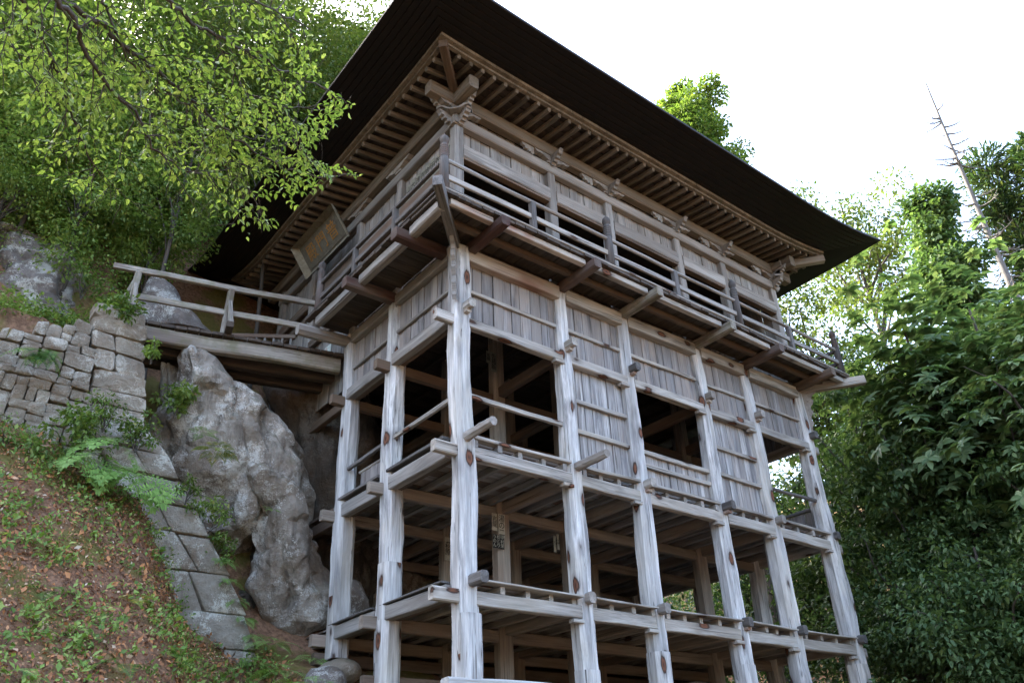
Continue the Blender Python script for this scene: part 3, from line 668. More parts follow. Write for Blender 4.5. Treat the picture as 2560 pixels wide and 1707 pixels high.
slip(1392, 1336, 1398, 1372, 1, FP, ['小林'], 'dim narrow slip on the inner post right of the written posts, right one', 'oldpaper')
slip(1216, 877, 1225, 908, 1, FP, ['高橋'], 'shorter dark slip high on the inner post in the shadowed storey', 'oldpaper')
slip(1228, 881, 1241, 930, 1, FP, ['佐藤新'], 'longer dark slip high on the inner post in the shadowed storey', 'oldpaper')
kj = ['山崎', '大塚', '渡辺', '吉田', '会津', '田村', '佐原', '星野', '室井']
pos_ = ['leftmost', 'second', 'third', 'fourth', 'fifth', 'sixth', 'seventh', 'eighth', 'rightmost']
for k in range(9):
    y = 1.78-.185*k
    e = empty('paper_slip', (.03-.026, y, 8.50)); tag(e, 'faded slip on the upper left wall, %s in the row' % pos_[k], 'paper slip', 'paper slips')
    mt = mtx((0, 0, 0), (0, -1, 0), (0, 0, 1), (-1, 0, 0)); hgt = .50 if k % 3 else .42
    add('sheet', qbox('sheet', -.075, .075, -hgt/2, hgt/2, -.002, .002, 'oldpaper', .0005), e, matrix=mt)
    add('lettering', text_mesh('\n'.join(kj[k]), .17, 'ink', .001), e, matrix=mt @ Matrix.Translation((0, 0, .004)))
e = empty('paper_notice', (-.012, 5.0, 6.05)); tag(e, 'pale paper notice with a red mark on the plank wall by the footbridge', 'notice')
mt = mtx((0, 0, 0), (0, -1, 0), (0, 0, 1), (-1, 0, 0))
add('sheet', qbox('sheet', -.15, .15, -.30, .30, -.002, .002, 'newpaper', .0005), e, matrix=mt)
add('lettering', text_mesh('奉納\n観音', .12, 'ink', .001), e, matrix=mt @ Matrix.Translation((.02, -.05, .004))); add('lettering', text_mesh('印', .1, 'redink', .001), e, matrix=mt @ Matrix.Translation((-.07, .22, .004)))

# ------------------------------------------------------------------ straw rope on the veranda
pts = [np.array([x, -.80-.03*math.sin(x*3), 6.27+.05*abs(math.sin(x*1.1))]) for x in np.linspace(-.6, 9.6, 90)]
parts = []
for ph in (0, math.pi):
    parts.append(tube_data([p+.016*np.array([0, math.cos(ph+i*1.3), math.sin(ph+i*1.3)]) for i, p in enumerate(pts)], [.016]*len(pts), 5))
V, F = joinq(parts); tag(add('straw_rope', fast_mesh('straw_rope', V, F, 'rope', True)), 'twisted straw rope lying along the front veranda edge', 'rope')

# ------------------------------------------------------------------ footbridge
B = empty('footbridge', (-2.0, 4.6, 5.3)); tag(B, 'mossy plank footbridge with simple railing from the stone wall to the hall', 'footbridge')
b0, b1 = Vector((-.12, 4.10, 0)), Vector((-3.97, 5.07, 0)); bd = (b1-b0).normalized(); bn = Vector((-bd.y, bd.x, 0)); bn = bn if bn.y > 0 else -bn
def bp(s, n, z): return b0+bd*s+bn*n+Vector((0, 0, z))
LB = (b1-b0).length
for n, m in ((.10, 'bridge'), (.62, 'darkboard'), (1.15, 'darkboard')): timber('beam', bp(-.02, n, 5.45), bp(LB+.12, n, 5.45), .2, .31, m, B, cham=.03, seg=8, wob=.012)
s_ = -.1
while s_ < LB+.1:
    wd = random.uniform(.2, .28); timber('deck_plank', bp(s_+wd/2, -.06+random.uniform(-.02, .02), 5.645), bp(s_+wd/2, 1.32, 5.645), wd-.012, .06, 'darkboard', B, cham=.008); s_ += wd
def rail(name, q0, q1, w_, h_, **kw): timber(name, q0, q1, w_, h_, 'bridge', B, cham=.012, **kw)
rail('handrail', bp(.62, .02, 6.80), bp(LB+.60, .02, 6.80), .10, .12, seg=8, wob=.008)
rail('mid_rail', bp(.72, .02, 6.20), bp(LB+.08, .02, 6.20), .07, .13, seg=8, wob=.007)
for s_ in (2.36, LB+.16):
    rail('railing_post', bp(s_, .02, 5.68), bp(s_-.02, .02, 6.75), .12, .12)
    timber('foot_block', bp(s_-.08, -.38, 5.73), bp(s_-.08, .45, 5.73), .14, .12, 'darkboard', B, cham=.012)
    timber('brace', bp(s_-.10, -.30, 5.79), bp(s_-.02, -.03, 6.45), .08, .08, 'bridge', B, cham=.01)
timber('brace', bp(LB+.42, .02, 5.55), bp(LB+.17, .02, 6.55), .1, .07, 'bridge', B, cham=.01)
# slatted barrier beyond the bridge
G = empty('lattice_barrier', (-.35, 6.4, 5.7)); tag(G, 'low wooden slatted barrier beside the plank wall beyond the footbridge', 'barrier')
timber('top_rail', (-.5, 5.7, 6.75), (-2.6, 7.0, 6.75), .08, .1, 'brown', G); timber('bottom_rail', (-.5, 5.7, 5.75), (-2.6, 7.0, 5.75), .08, .1, 'brown', G)
for k in range(13):
    t = (k+.5)/13; timber('baluster', (-.5-2.1*t, 5.7+1.3*t, 5.75), (-.5-2.1*t, 5.7+1.3*t, 6.75), .05, .05, 'upper', G, up=(0, 1, 0))

# ------------------------------------------------------------------ rocks
def facet(v, k):        # tilted flat facets, softly joined
    ds, pts = noise.voronoi(v); acc = 0; tot = 0
    for d, q in zip(ds, pts):
        w_ = math.exp(-38*(d-ds[0])); n = noise.cell_vector(q*13.7+Vector((k, k, k))); n = n-Vector((.5, .5, .5)) if min(n) >= 0 else n
        acc += w_*(v-q).dot(n); tot += w_
    return acc/tot
def disp(p, amp, sd):
    v = Vector(p); wv = v+Vector((noise.noise(v*1.3+Vector((sd, 0, 0))), noise.noise(v*1.3+Vector((0, sd, 0))), noise.noise(v*1.3+Vector((0, 0, sd)))))*.28
    a = noise.fractal(v*.55+Vector((sd, 0, 0)), 1.0, 2.1, 5)*.28
    f1 = facet(Vector((wv.x*.85+wv.z*.3, wv.y*.85, wv.z*.55+sd)), sd)*2.5
    f2 = facet(Vector((wv.x*2.1-wv.z*.6, wv.y*2.1, wv.z*1.25+sd)), sd+3)*.42
    st = max(0, 1-abs(noise.noise(Vector((wv.x*.9+wv.z*.35+sd, wv.y*.9, wv.z*.4)))*3.2))**3*.4
    g = noise.fractal(v*3.2+Vector((sd, 0, sd)), .7, 2.2, 6)*.11
    return amp*(a+f1+f2-st+g)
def rock_rows(name, rows, mat, label, amp=.35, sd=0., NR=110, NC=84, cat='rock', bulge=.62, smooth=True):
    ys = np.array([r[0] for r in rows], float); q = np.linspace(ys[0], ys[-1], NR); itp = lambda k: np.interp(q, ys, [r[k] for r in rows])
    Lx, Rx, Dd, Th = itp(1), itp(2), itp(3), itp(4); V = []
    vd = np.array([_f[0], _f[1], 0]); vd /= np.linalg.norm(vd)
    for i in range(NR):
        L = at(Lx[i], q[i], Dd[i]+Th[i]*bulge); Rr = at(Rx[i], q[i], Dd[i]+Th[i]*bulge); c = (L+Rr)/2; hx = (Rr-L)/2
        for j in range(NC):
            t = 2*math.pi*j/NC; ct, st = math.cos(t), math.sin(t)
            p = c+hx*math.copysign(abs(ct)**.8, ct)-vd*Th[i]*math.copysign(abs(st)**.8, st)
            n = hx/np.linalg.norm(hx)*ct-vd*st
            V.append(p+n*disp(p, amp, sd))
    F = [(i*NC+j, i*NC+(j+1) % NC, (i+1)*NC+(j+1) % NC, (i+1)*NC+j) for i in range(NR-1) for j in range(NC)]
    F.append(tuple(range(NC))); F.append(tuple(range((NR-1)*NC+NC-1, (NR-1)*NC-1, -1)))
    me = pmesh(name, V, F, mat, smooth); bm = bmesh.new(); bm.from_mesh(me); bmesh.ops.recalc_face_normals(bm, faces=bm.faces)
    if not smooth: bmesh.ops.triangulate(bm, faces=bm.faces)
    bm.to_mesh(me); bm.free()
    return tag(add(name, me), label, cat)
def rock_blob(name, c, r, mat, label, amp=.3, sd=0., sub=5, cat='rock'):
    bm = bmesh.new(); bmesh.ops.create_icosphere(bm, subdivisions=sub, radius=1)
    for v in bm.verts:
        n = v.co.copy(); p = Vector((n.x*r[0], n.y*r[1], n.z*r[2])); v.co = p+n*disp(tuple(p+Vector(c)), amp, sd)
    for f in bm.faces: f.smooth = True
    me = bpy.data.meshes.new(name); bm.to_mesh(me); bm.free(); me.materials.append(M[mat]); o = add(name, me); o.location = c; return tag(o, label, cat)
OUT = empty('rock_outcrop', (-1.6, 4.9, -.2)); tag(OUT, 'big fractured pale grey rock outcrop with lichen and dark clefts under the footbridge', 'rock')
for (rows, mt_, am, sd) in (
    ([(915, 400, 440, 16.2, .25), (1000, 390, 462, 16.0, .45), (1110, 392, 470, 15.8, .5), (1240, 415, 492, 15.6, .5), (1320, 440, 500, 15.5, .4)], 'rock', .22, 3.1),
    ([(872, 462, 500, 16.1, .3), (915, 452, 552, 15.9, .6), (1000, 455, 606, 15.7, .75), (1100, 448, 650, 15.4, .9), (1210, 440, 672, 15.2, .9), (1310, 455, 655, 15.2, .8), (1390, 490, 615, 15.4, .5)], 'rock', .34, 4.7),
    ([(975, 570, 610, 16.1, .3), (1050, 585, 680, 15.9, .6), (1150, 612, 742, 15.6, .8), (1260, 640, 752, 15.3, .8), (1380, 648, 785, 15.0, .9), (1490, 628, 812, 14.8, .9), (1560, 640, 808, 14.8, .8), (1605, 690, 778, 14.9, .4)], 'rock', .32, 9.2),
    ([(1290, 470, 700, 16.2, .5), (1400, 490, 700, 15.9, .6), (1500, 530, 720, 15.6, .7), (1620, 590, 760, 15.2, .7)], 'rockdark', .35, 6.1)):  # last mass: recess in a darker rock colour, painting in the overhang's shade
    o = rock_rows('rock_mass', rows, mt_, 'x', am*1.15, sd, 52, 40, smooth=False); del o['label']; del o['category']; o.parent = OUT; o.matrix_local = inv(OUT)
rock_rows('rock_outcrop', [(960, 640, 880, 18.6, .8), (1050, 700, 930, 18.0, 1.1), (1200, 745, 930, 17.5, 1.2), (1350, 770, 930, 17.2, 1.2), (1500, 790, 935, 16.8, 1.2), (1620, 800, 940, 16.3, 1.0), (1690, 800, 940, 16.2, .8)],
          'rockdark', 'dark rock behind the leftmost stilt post', .35, 8.4, 80, 60)
rock_rows('boulder', [(1455, 862, 890, 15.3, .2), (1500, 850, 918, 15.1, .5), (1570, 845, 925, 15.0, .6), (1660, 840, 935, 14.9, .6)], 'lichenrock', 'lichen speckled boulder between the two left stilt posts', .16, 5.5, 50, 40, 'boulder')
rock_rows('standing_rock', [(694, 376, 396, 18.4, .15), (715, 362, 424, 18.3, .3), (755, 345, 452, 18.1, .5), (800, 322, 500, 17.9, .7), (850, 300, 545, 17.8, .8)], 'lichenrock', 'pointed lichen covered rock standing behind the footbridge railing', .14, 1.3, 70, 56, 'rock')
rock_rows('rock_outcrop', [(590, -120, 40, 17.6, .7), (640, -130, 140, 17.2, 1.0), (700, -140, 190, 16.9, 1.2), (760, -140, 222, 16.6, 1.2), (830, -140, 240, 16.4, 1.0)], 'lichenrock', 'grey lichen covered cliff above the dry stone wall', .4, 6.6, 110, 90)
for k, (c, r, lb) in enumerate((((2.6, 7.0, .9), (2.0, .9, 2.0), 'dark rock in the hollow behind the inner left posts'), ((6.6, 6.8, .9), (1.9, 1.0, 1.7), 'brown rock lit by daylight behind the middle stilt posts'), ((9.4, 6.4, .3), (1.5, 1.0, 1.6), 'rock behind the right stilt posts at the foot of the slope'))):
    rock_blob('rock', c, r, 'rock', lb, .45, 2.2+k*3)
rock_blob('foundation_stone', (0, 3.48, -.62), (.42, .40, .24), 'stone', 'flat foundation stone under the leftmost stilt post', .08, 1.0, 3, 'stone')
rock_blob('boulder', (-.55, 2.75, -.95), (.35, .3, .3), 'lichenrock', 'small mossy boulder among ferns at the foot of the leftmost stilt', .1, 4.0, 3, 'boulder')

# ------------------------------------------------------------------ dry stone wall
SW = empty('stone_wall', (-4.5, 4.5, 2.0)); tag(SW, 'old dry stone retaining wall with sloping corner slabs under the footbridge end', 'stone wall')
YW = 4.5
XR = lambda z: np.interp(z, [-.9, -.61, .59, 2.04, 3.07, 3.24, 5.4], [-.8, -.93, -1.44, -2.5, -3.23, -3.5, -3.9])
ZT = lambda x: np.interp(x, [-9, -6.05, -3.9], [4.25, 4.42, 5.36])
stones = []
for k in range(7):
    bm = bmesh.new(); bmesh.ops.create_cube(bm, size=1); bmesh.ops.subdivide_edges(bm, edges=bm.edges, cuts=2, use_grid_fill=True)
    for v in bm.verts:
        p = v.co*2; q = p*(1-.13*(p.length-1)/.73)*.5 if p.length > 1 else p*.5
        n = noise.noise(Vector((p.x*1.1+k*7, p.y*1.1, p.z*1.1)))
        v.co = q*(1+.16*n)+Vector((.04*noise.noise(p*2+Vector((k, 0, 0))), .04*noise.noise(p*2+Vector((0, k, 0))), .04*noise.noise(p*2+Vector((0, 0, k)))))
    for f in bm.faces: f.smooth = True
    me = bpy.data.meshes.new('stone'); bm.to_mesh(me); bm.free(); me.materials.append(M['stone']); stones.append(me)
ISW = inv(SW)
def put_stone(x, y, z, w_, d_, h_, me=None):
    o = add('stone', me or random.choice(stones), SW)
    o.matrix_local = ISW @ Matrix.Translation((x, y, z)) @ Matrix.Rotation(random.uniform(-.07, .07), 4, 'Y') @ Matrix.Rotation(random.uniform(-.1, .1), 4, 'Z') @ Matrix.Diagonal((w_*random.choice((-1, 1)), d_, h_*1.0, 1))
def stone_quad(q, sd):
    # q: four corners (x, z); a squarish stone with chipped corners and an almost flat, rough face
    q = [np.array(a, float)+np.array([random.uniform(-.022, .022), random.uniform(-.022, .022)]) for a in q]; c = sum(q)/4; ch = []
    for k in range(4):
        a, p, b = q[k-1], q[k], q[(k+1) % 4]; f0, f1 = random.uniform(.04, .20), random.uniform(.04, .20)
        ch += [p+(a-p)*f0, p+(b-p)*f1]
        mid = (p+b)/2; ch.append(mid+(mid-c)*random.uniform(-.06, .05))
    n = len(ch); V = []; yo = random.uniform(-.05, .05); tx, tz = random.uniform(-.10, .10), random.uniform(-.10, .10)
    for sc_, dp in ((.985, .34), (.985, -.015), (.95, -.055), (.62, -.07), (.25, -.075)):
        for a in ch:
            g = c+(a-c)*sc_; jn = .028*noise.noise(Vector((g[0]*7, g[1]*7, sd*3.1)))
            V.append((g[0], YW+yo+dp+(tx*(g[0]-c[0])+tz*(g[1]-c[1])+jn)*(dp < .1), g[1]))
    F = [(i*n+j_, i*n+(j_+1) % n, (i+1)*n+(j_+1) % n, (i+1)*n+j_) for i in range(4) for j_ in range(n)]+[tuple(range(4*n, 5*n))]
    me = pmesh('stone', V, F, 'stone'); bm = bmesh.new(); bm.from_mesh(me); bmesh.ops.recalc_face_normals(bm, faces=bm.faces); bm.to_mesh(me); bm.free()
    add('stone', me, SW, matrix=ISW)
xin = lambda z: float(XR(z))-(.92 if z > 2.95 else 1.28)
def split(x0, z0, x1, z1, d=0):
    w_, h_ = x1-x0, z1-z0
    if (w_ < .50 and h_ < .30 and (random.random() < .5 or w_*h_ < .07)) or d > 12 or w_*h_ < .032: return [(x0, z0, x1, z1)]
    if w_ > h_*1.25 or (w_ > h_*.9 and random.random() < .4):
        m = x0+w_*random.uniform(.36, .64); return split(x0, z0, m, z1, d+1)+split(m, z0, x1, z1, d+1)
    m = z0+h_*random.uniform(.36, .64); return split(x0, z0, x1, m, d+1)+split(x0, m, x1, z1, d+1)
zb_ = [.9, 1.9, 2.95, 3.7, 4.5, 5.35]
for za, zc in zip(zb_, zb_[1:]):
    xs = [xin((za+zc)/2)]
    while xs[-1] > -8.8: xs.append(xs[-1]-random.uniform(.9, 1.5))
    for xb_, xa_ in zip(xs, xs[1:]):
        for (x0, z0, x1, z1) in split(xa_, za, xb_, zc):
            xm_, zm_ = (x0+x1)/2, (z0+z1)/2
            if z1 > ZT(xm_)+.10 or z1 < np.interp(xm_, ZWX, ZWZ)-.4: continue
            tl = .04*math.sin(x0*2.1), .04*math.sin(x1*2.1)
            stone_quad([(x0, z0+tl[0]), (x1, z0+tl[1]), (x1, z1+tl[1]), (x0, z1+tl[0])], x0*7+z0*3)
z = 2.95
while z < 5.28:          # long squared quoins at the right end
    h = random.uniform(.24, .38); ra, rb = float(XR(z)), float(XR(z+h)); cut = random.choice((None, .55, None, .36))
    for c0, c1 in ([(0, .92)] if cut is None else [(0, cut), (cut, .92)]): stone_quad([(ra-c1, z), (ra-c0, z), (rb-c0, z+h), (rb-c1, z+h)], z*11+c0)
    z += h
# stones of the wall's end face towards the gully
z = 2.2
while z < 5.25:
    h = random.uniform(.28, .42); xr = float(XR(z+h/2)); y = YW+.5
    while y < 6.0:
        wd = random.uniform(.4, .7); put_stone(xr-.27, y+wd/2-.1, z+h/2, .5, wd, h); y += wd
    z += h*.98
# sloping corner slabs
sl_z = [-.85, -.25, .32, .95, 1.55, 2.0, 2.45, 2.85, 3.1]; ISW4 = ISW
for a, b in zip(sl_z, sl_z[1:]):
    nsub = 1 if b-a > .5 and random.random() < .5 else 2; xr0, xr1 = float(XR(a)), float(XR(b)); wtot = random.uniform(1.15, 1.4); cut = [0, wtot] if nsub == 1 else [0, random.uniform(.55, .75), wtot]
    for c0, c1 in zip(cut, cut[1:]):
        g_ = .012; yo = random.uniform(-.03, .03)
        jt = lambda: random.uniform(-.035, .035)
        q = [(xr0-c1+g_+jt(), a+g_+jt()*.5), (xr0-c0-g_+jt(), a+g_+jt()*.5), (xr1-c0-g_+jt(), b-g_+jt()*.5), (xr1-c1+g_+jt(), b-g_+jt()*.5)]
        bm = bmesh.new(); vs_ = [bm.verts.new((x_, YW-.10+yo+.05*(zz_-1)*-.3, zz_)) for x_, zz_ in q]+[bm.verts.new((x_, YW+.7, zz_)) for x_, zz_ in q]
        for f in ((0, 1, 2, 3), (7, 6, 5, 4), (0, 4, 5, 1), (1, 5, 6, 2), (2, 6, 7, 3), (3, 7, 4, 0)): bm.faces.new([vs_[i] for i in f])
        bmesh.ops.bevel(bm, geom=bm.edges, offset=.016, segments=1, affect='EDGES'); bmesh.ops.subdivide_edges(bm, edges=[e for e in bm.edges if e.calc_length() > .3], cuts=3, use_grid_fill=True)
        for v in bm.verts: v.co += Vector((.02, .05, .02))*noise.fractal(v.co*3.4, .7, 2, 4)
        bmesh.ops.recalc_face_normals(bm, faces=bm.faces)
        for f in bm.faces: f.smooth = True
        me = bpy.data.meshes.new('slab'); bm.to_mesh(me); bm.free(); me.materials.append(M['slabstone']); add('slab', me, SW, matrix=ISW)
# rubble core behind the facing
zz = np.linspace(-.8, 4.9, 14); V = []
for z in zz:
    xr = float(XR(z))-.25; V += [(xr, YW+.22, z), (xr, YW+1.4, z), (-9, YW+1.4, min(z, 4.2)), (-9, YW+.22, min(z, 4.2))]
F = [(i*4+j, i*4+(j+1) % 4, i*4+4+(j+1) % 4, i*4+4+j) for i in range(13) for j in range(4)]+[(3, 2, 1, 0), (52, 53, 54, 55)]
add('rubble_core', pmesh('rubble_core', V, F, 'soil'), SW, matrix=ISW)

# ------------------------------------------------------------------ foliage helpers
def unit(v): return v/(np.linalg.norm(v, axis=-1, keepdims=True)+1e-9)
T2 = (np.array([(0, 0, 0), (.45, .27, .07), (1, 0, -.04), (.45, -.27, .07)]), np.array([(0, 1, 2), (0, 2, 3)]))
T8 = (np.array([(0, 0, 0), (.28, .23, .07), (.66, .19, .05), (1, 0, -.10), (.66, -.19, .05), (.28, -.23, .07), (.28, 0, 0), (.66, 0, -.02)]),
      np.array([(0, 1, 6), (1, 2, 7), (1, 7, 6), (2, 3, 7), (0, 6, 5), (6, 7, 4), (6, 4, 5), (7, 3, 4)]))
TN = (np.array([(0, 0, 0), (.5, .09, .03), (1, 0, -.05), (.5, -.09, .03)]), np.array([(0, 1, 2), (0, 2, 3)]))
def leaves(P, A, N, S, tm):
    A = unit(A); N = unit(N-A*np.sum(N*A, -1, keepdims=True)); B = np.cross(N, A); t, f = tm; k = len(t)
    S = np.broadcast_to(np.asarray(S, float), (len(P),))[:, None, None]
    V = P[:, None]+S*(t[None, :, :1]*A[:, None]+t[None, :, 1:2]*B[:, None]+t[None, :, 2:]*N[:, None])
    F = (f[None]+(np.arange(len(P))*k)[:, None, None]).reshape(-1, 3)
    return V.reshape(-1, 3), F
def rnd3(n): return unit(rng.normal(size=(n, 3)))
def clumps(Cn, rad, nper, size, tm, flat=.6, droop=.3, out=.7):
    n = len(Cn)*nper; c = np.repeat(Cn, nper, 0); rr = np.repeat(np.broadcast_to(rad, (len(Cn),)), nper)
    d = rnd3(n); d[:, 2] *= flat; r = rr*rng.random(n)**.45; P = c+d*r[:, None]
    A = unit(d)*out+rnd3(n)*.6+np.array([0, 0, -droop]); N = np.array([0, 0, 1.])+rnd3(n)*.55+unit(d)*.25
    return leaves(P, A, N, size*rng.uniform(.65, 1.25, n), tm)
def lumpy(d, sd): # direction-dependent radius of an uneven crown
    return 1+.22*np.sin(3.1*d[:, 0]*2+sd)+.18*np.sin(4.3*d[:, 1]*2+sd*2)+.15*np.sin(5.2*d[:, 2]*2+sd*3)
def limb(p, q, r0, r1, sd, n=7, sag=.1):
    p, q = np.asarray(p, float), np.asarray(q, float); L = np.linalg.norm(q-p); pts = []
    for i in range(n):
        t = i/(n-1); w_ = L*.06*math.sin(t*math.pi)
        pts.append(p+(q-p)*t+w_*np.array([math.sin(sd+t*4), math.cos(sd*1.7+t*5), .5*math.sin(sd+t*3)])+np.array([0, 0, sag*L*math.sin(t*math.pi)]))
    return tube_data(pts, [r0+(r1-r0)*i/(n-1) for i in range(n)], 6)
CROWN = {}
def crown_data(kind, sd):
    # unit crown: radius 1, height 2 about the origin
    key = (kind, sd)
    if key in CROWN: return CROWN[key]
    st = np.random.default_rng(100+sd)
    if kind == 'cone':
        n = 170; z = st.random(n)**1.2*2-1; rr = (1-(z+1)/2)*.95+.06; a = st.random(n)*6.283; q = rr*st.random(n)**.4; Cn = np.stack([np.cos(a)*q, np.sin(a)*q, z], -1)
    else:
        n = {'broad': 120, 'sparse': 60, 'mag': 90, 'cedar': 150}[kind]
        d = unit(st.normal(size=(n, 3))); r = st.random(n)**.42*lumpy(d, sd*1.3)*.86; Cn = d*r[:, None]
    CROWN[key] = Cn; return Cn
def tree(name, label, base, H, cr, ch, kind, leaf, nper, mat, sd, tr=.16, cat='tree', group='trees of the wood', bark='bark', clr=.2, nlimb=16, lean=(0, 0)):
    root = empty(name, tuple(base)); tag(root, label, cat, group)
    Cn = crown_data(kind, sd); cz = H-ch/2; th = sd*1.1; ro = np.array([[math.cos(th), -math.sin(th), 0], [math.sin(th), math.cos(th), 0], [0, 0, 1]])
    Cw = (Cn @ ro.T)*np.array([cr, cr, ch/2])+np.array([lean[0], lean[1], cz])
    tp = [np.array([0, 0, -.4])]+[np.array([lean[0]*t+.12*math.sin(sd+5*t), lean[1]*t+.12*math.cos(sd+4*t), (H-ch*.15)*t]) for t in np.linspace(.12, 1, 9)]
    parts = [tube_data(tp, list(np.linspace(tr, tr*.2, len(tp))), 9)]
    for i in range(min(nlimb, len(Cw))):
        q = Cw[i*len(Cw)//nlimb]; t = np.clip((q[2]-.25*ch)/(H), .2, .85); p = np.array([np.interp(t, np.linspace(0, 1, 10), [a[k] for a in tp]) for k in range(3)])
        parts.append(limb(p, q, tr*.38, tr*.06, sd+i))
    V, F = joinq(parts); add('trunk', fast_mesh('trunk', V, F, bark, True), root)
    rad = clr*(cr*1.0+.15*ch)
    if kind == 'mag':
        K = 9; P, A, N = [], [], []
        nr = nper; c = np.repeat(Cw, nr, 0)+rng.normal(size=(len(Cw)*nr, 3))*rad*.75
        ax = unit(np.array([0, 0, 1.])+rnd3(len(c))*.45+unit(c-np.array([lean[0], lean[1], cz]))*.5)
        for k in range(K):
            ph = 2*math.pi*k/K+rng.random(len(c))*.5; u = unit(np.cross(ax, np.array([.3, .5, .2]))); v = np.cross(ax, u)
            dirv = u*np.cos(ph)[:, None]+v*np.sin(ph)[:, None]; P.append(c); A.append(dirv+ax*(.15-.5*rng.random(len(c)))[:, None]); N.append(ax+rnd3(len(c))*.2)
        V, F = leaves(np.concatenate(P), np.concatenate(A), np.concatenate(N), leaf*rng.uniform(.65, 1.15, len(c)*K), T8)
    elif kind in ('cedar', 'cone') and leaf < 0:
        V, F = clumps(Cw, rad, nper, -leaf, TN, .5, .15, .9)
    else: V, F = clumps(Cw, rad*rng.uniform(.6, 1.3, len(Cw)), nper, leaf, T2 if leaf*FPX/np.linalg.norm(np.asarray(base)-CAM) < 14 else T8, .55, .3)
    add('crown', fast_mesh('crown', V, F, mat), root); return root
def tree_px(name, label, px, py, Dd, cr, ch, kind, leaf, nper, mat, sd, **kw):
    P = at(px, py, Dd); b = np.array([P[0], P[1], float(hz(P[0], P[1]))]); return tree(name, label, b, P[2]-b[2], cr, min(ch, (P[2]-b[2])*.92), kind, leaf, nper, mat, sd, **kw)

# ------------------------------------------------------------------ the wood on the right
tree_px('magnolia_tree', 'large leaved magnolia tree just right of the veranda corner', 2225, 705, 23, 2.3, 8.5, 'mag', .36, 7, 'leaf_mag', 1, tr=.14)
tree_px('magnolia_tree', 'tall large leaved magnolia in front of the cone shaped tree', 2390, 660, 22, 2.6, 9, 'mag', .32, 8, 'leaf_mag', 2, tr=.15)
tree_px('magnolia_tree', 'large leaved magnolia cut by the right picture edge', 2555, 655, 19, 2.2, 8.5, 'mag', .30, 8, 'leaf_mag', 3, tr=.14)
tree_px('vine_clad_tree', 'cone shaped vine covered tree rising against the sky', 2305, 488, 31, 3.2, 17, 'cone', .22, 230, 'leaf_dark', 4, tr=.25, clr=.15)
tree_px('cedar_tree', 'dark cedar left of the pair at the right edge', 2460, 400, 40, 1.9, 22, 'cone', -.5, 120, 'leaf_cedar', 5, tr=.3, clr=.2)
tree_px('cedar_tree', 'dark cedar at the very right edge of the picture', 2590, 360, 38, 2.5, 24, 'cone', -.5, 130, 'leaf_cedar', 6, tr=.3, clr=.2)
dk = [('leafy dark tree close behind the right end post', 2090, 900, 25, 2.6, 9, .13, 7), ('dark green tree at mid height right of the stilt posts', 2235, 985, 22, 2.3, 7, .12, 8),
      ('dark leafy tree below the magnolia in the middle of the wood', 2400, 1020, 21, 2.4, 7, .12, 9), ('dark leafy tree by the right edge under the magnolia', 2545, 1090, 18, 2.0, 6, .11, 10),
      ('low spreading dark tree at the lower right', 2400, 1290, 17.5, 2.2, 4.6, .10, 11), ('low dark tree beside the foot of the right end post', 2200, 1330, 20, 2.0, 5, .10, 12),
      ('deep green tree seen between the right two stilts', 1985, 1120, 27, 2.6, 9, .13, 13), ('low dark tree in the lower right corner', 2560, 1420, 16, 1.8, 4, .10, 14), ('tall dark tree deep in the wood', 2480, 800, 30, 3.2, 13, .15, 15), ('tall dark tree deep behind the magnolia', 2150, 760, 33, 3.4, 14, .15, 16), ('dark tree far behind the stilts', 1880, 1230, 34, 3.2, 9, .15, 17)]
for k, (lb, px, py, Dd, cr, ch, lf, sd) in enumerate(dk):
    tree_px('forest_tree', lb, px, py, Dd, cr, ch, 'broad', lf*1.35, 105, 'leaf_dark', sd, tr=.13, nlimb=20, bark='palebark' if k in (0, 1, 2) else 'bark')
tree_px('sunlit_tree', 'sunlit yellow green tree showing under the right end of the roof', 1975, 690, 38, 4.0, 13, 'broad', .22, 190, 'leaf_sun', 18, tr=.2)
tree_px('sunlit_tree', 'pale sparse treetop above the right end of the roof', 2085, 460, 44, 4.4, 9, 'sparse', .24, 130, 'leaf_sun', 19, tr=.22, clr=.2)
tree_px('conifer_tree', 'rounded green treetop above the middle of the roof', 1690, 215, 42, 2.3, 8, 'broad', .20, 330, 'leaf_hill', 20, tr=.3, clr=.23)
# dead tree
Pd = at(2552, 720, 33); rootd = empty('dead_tree', (Pd[0], Pd[1], float(hz(Pd[0], Pd[1])))); tag(rootd, 'bare grey dead conifer trunk standing against the white sky', 'tree')
Hd = 26.0-rootd.location.z
for z_ in np.arange(16, 40, .25):
    d_ = np.array([Pd[0], Pd[1], z_])-CAM; yy = 853.5-FPX*(d_ @ _u)/(d_ @ _f)
    if yy < 246: Hd = z_-rootd.location.z; break
tp = [np.array([.25*math.sin(t*5)-1.1*t*t, .2*math.sin(t*3), Hd*t]) for t in np.linspace(0, 1, 16)]
V, F = tube_data(tp, list(np.linspace(.31, .03, 16)), 9); add('trunk', fast_mesh('trunk', V, F, 'palebark', True), rootd)
for k in range(64):
    parts = []
    t = rng.uniform(.42, .99); p = np.array([np.interp(t, np.linspace(0, 1, 16), [a[i] for a in tp]) for i in range(3)]); a = rng.random()*6.28; L = (1.15-t)*3.6*rng.uniform(.4, 1.1)
    q = p+np.array([math.cos(a)*L, math.sin(a)*L, -.25*L+.2]); parts.append(limb(p, q, .045, .012, k, 6, -.1))
    for m_ in range(3):
        s = p+(q-p)*rng.uniform(.4, .95); parts.append(limb(s, s+rnd3(1)[0]*L*.3, .014, .007, k+m_, 4, 0))
    V, F = joinq(parts); add('branch', fast_mesh('branch', V, F, 'palebark', True), rootd)

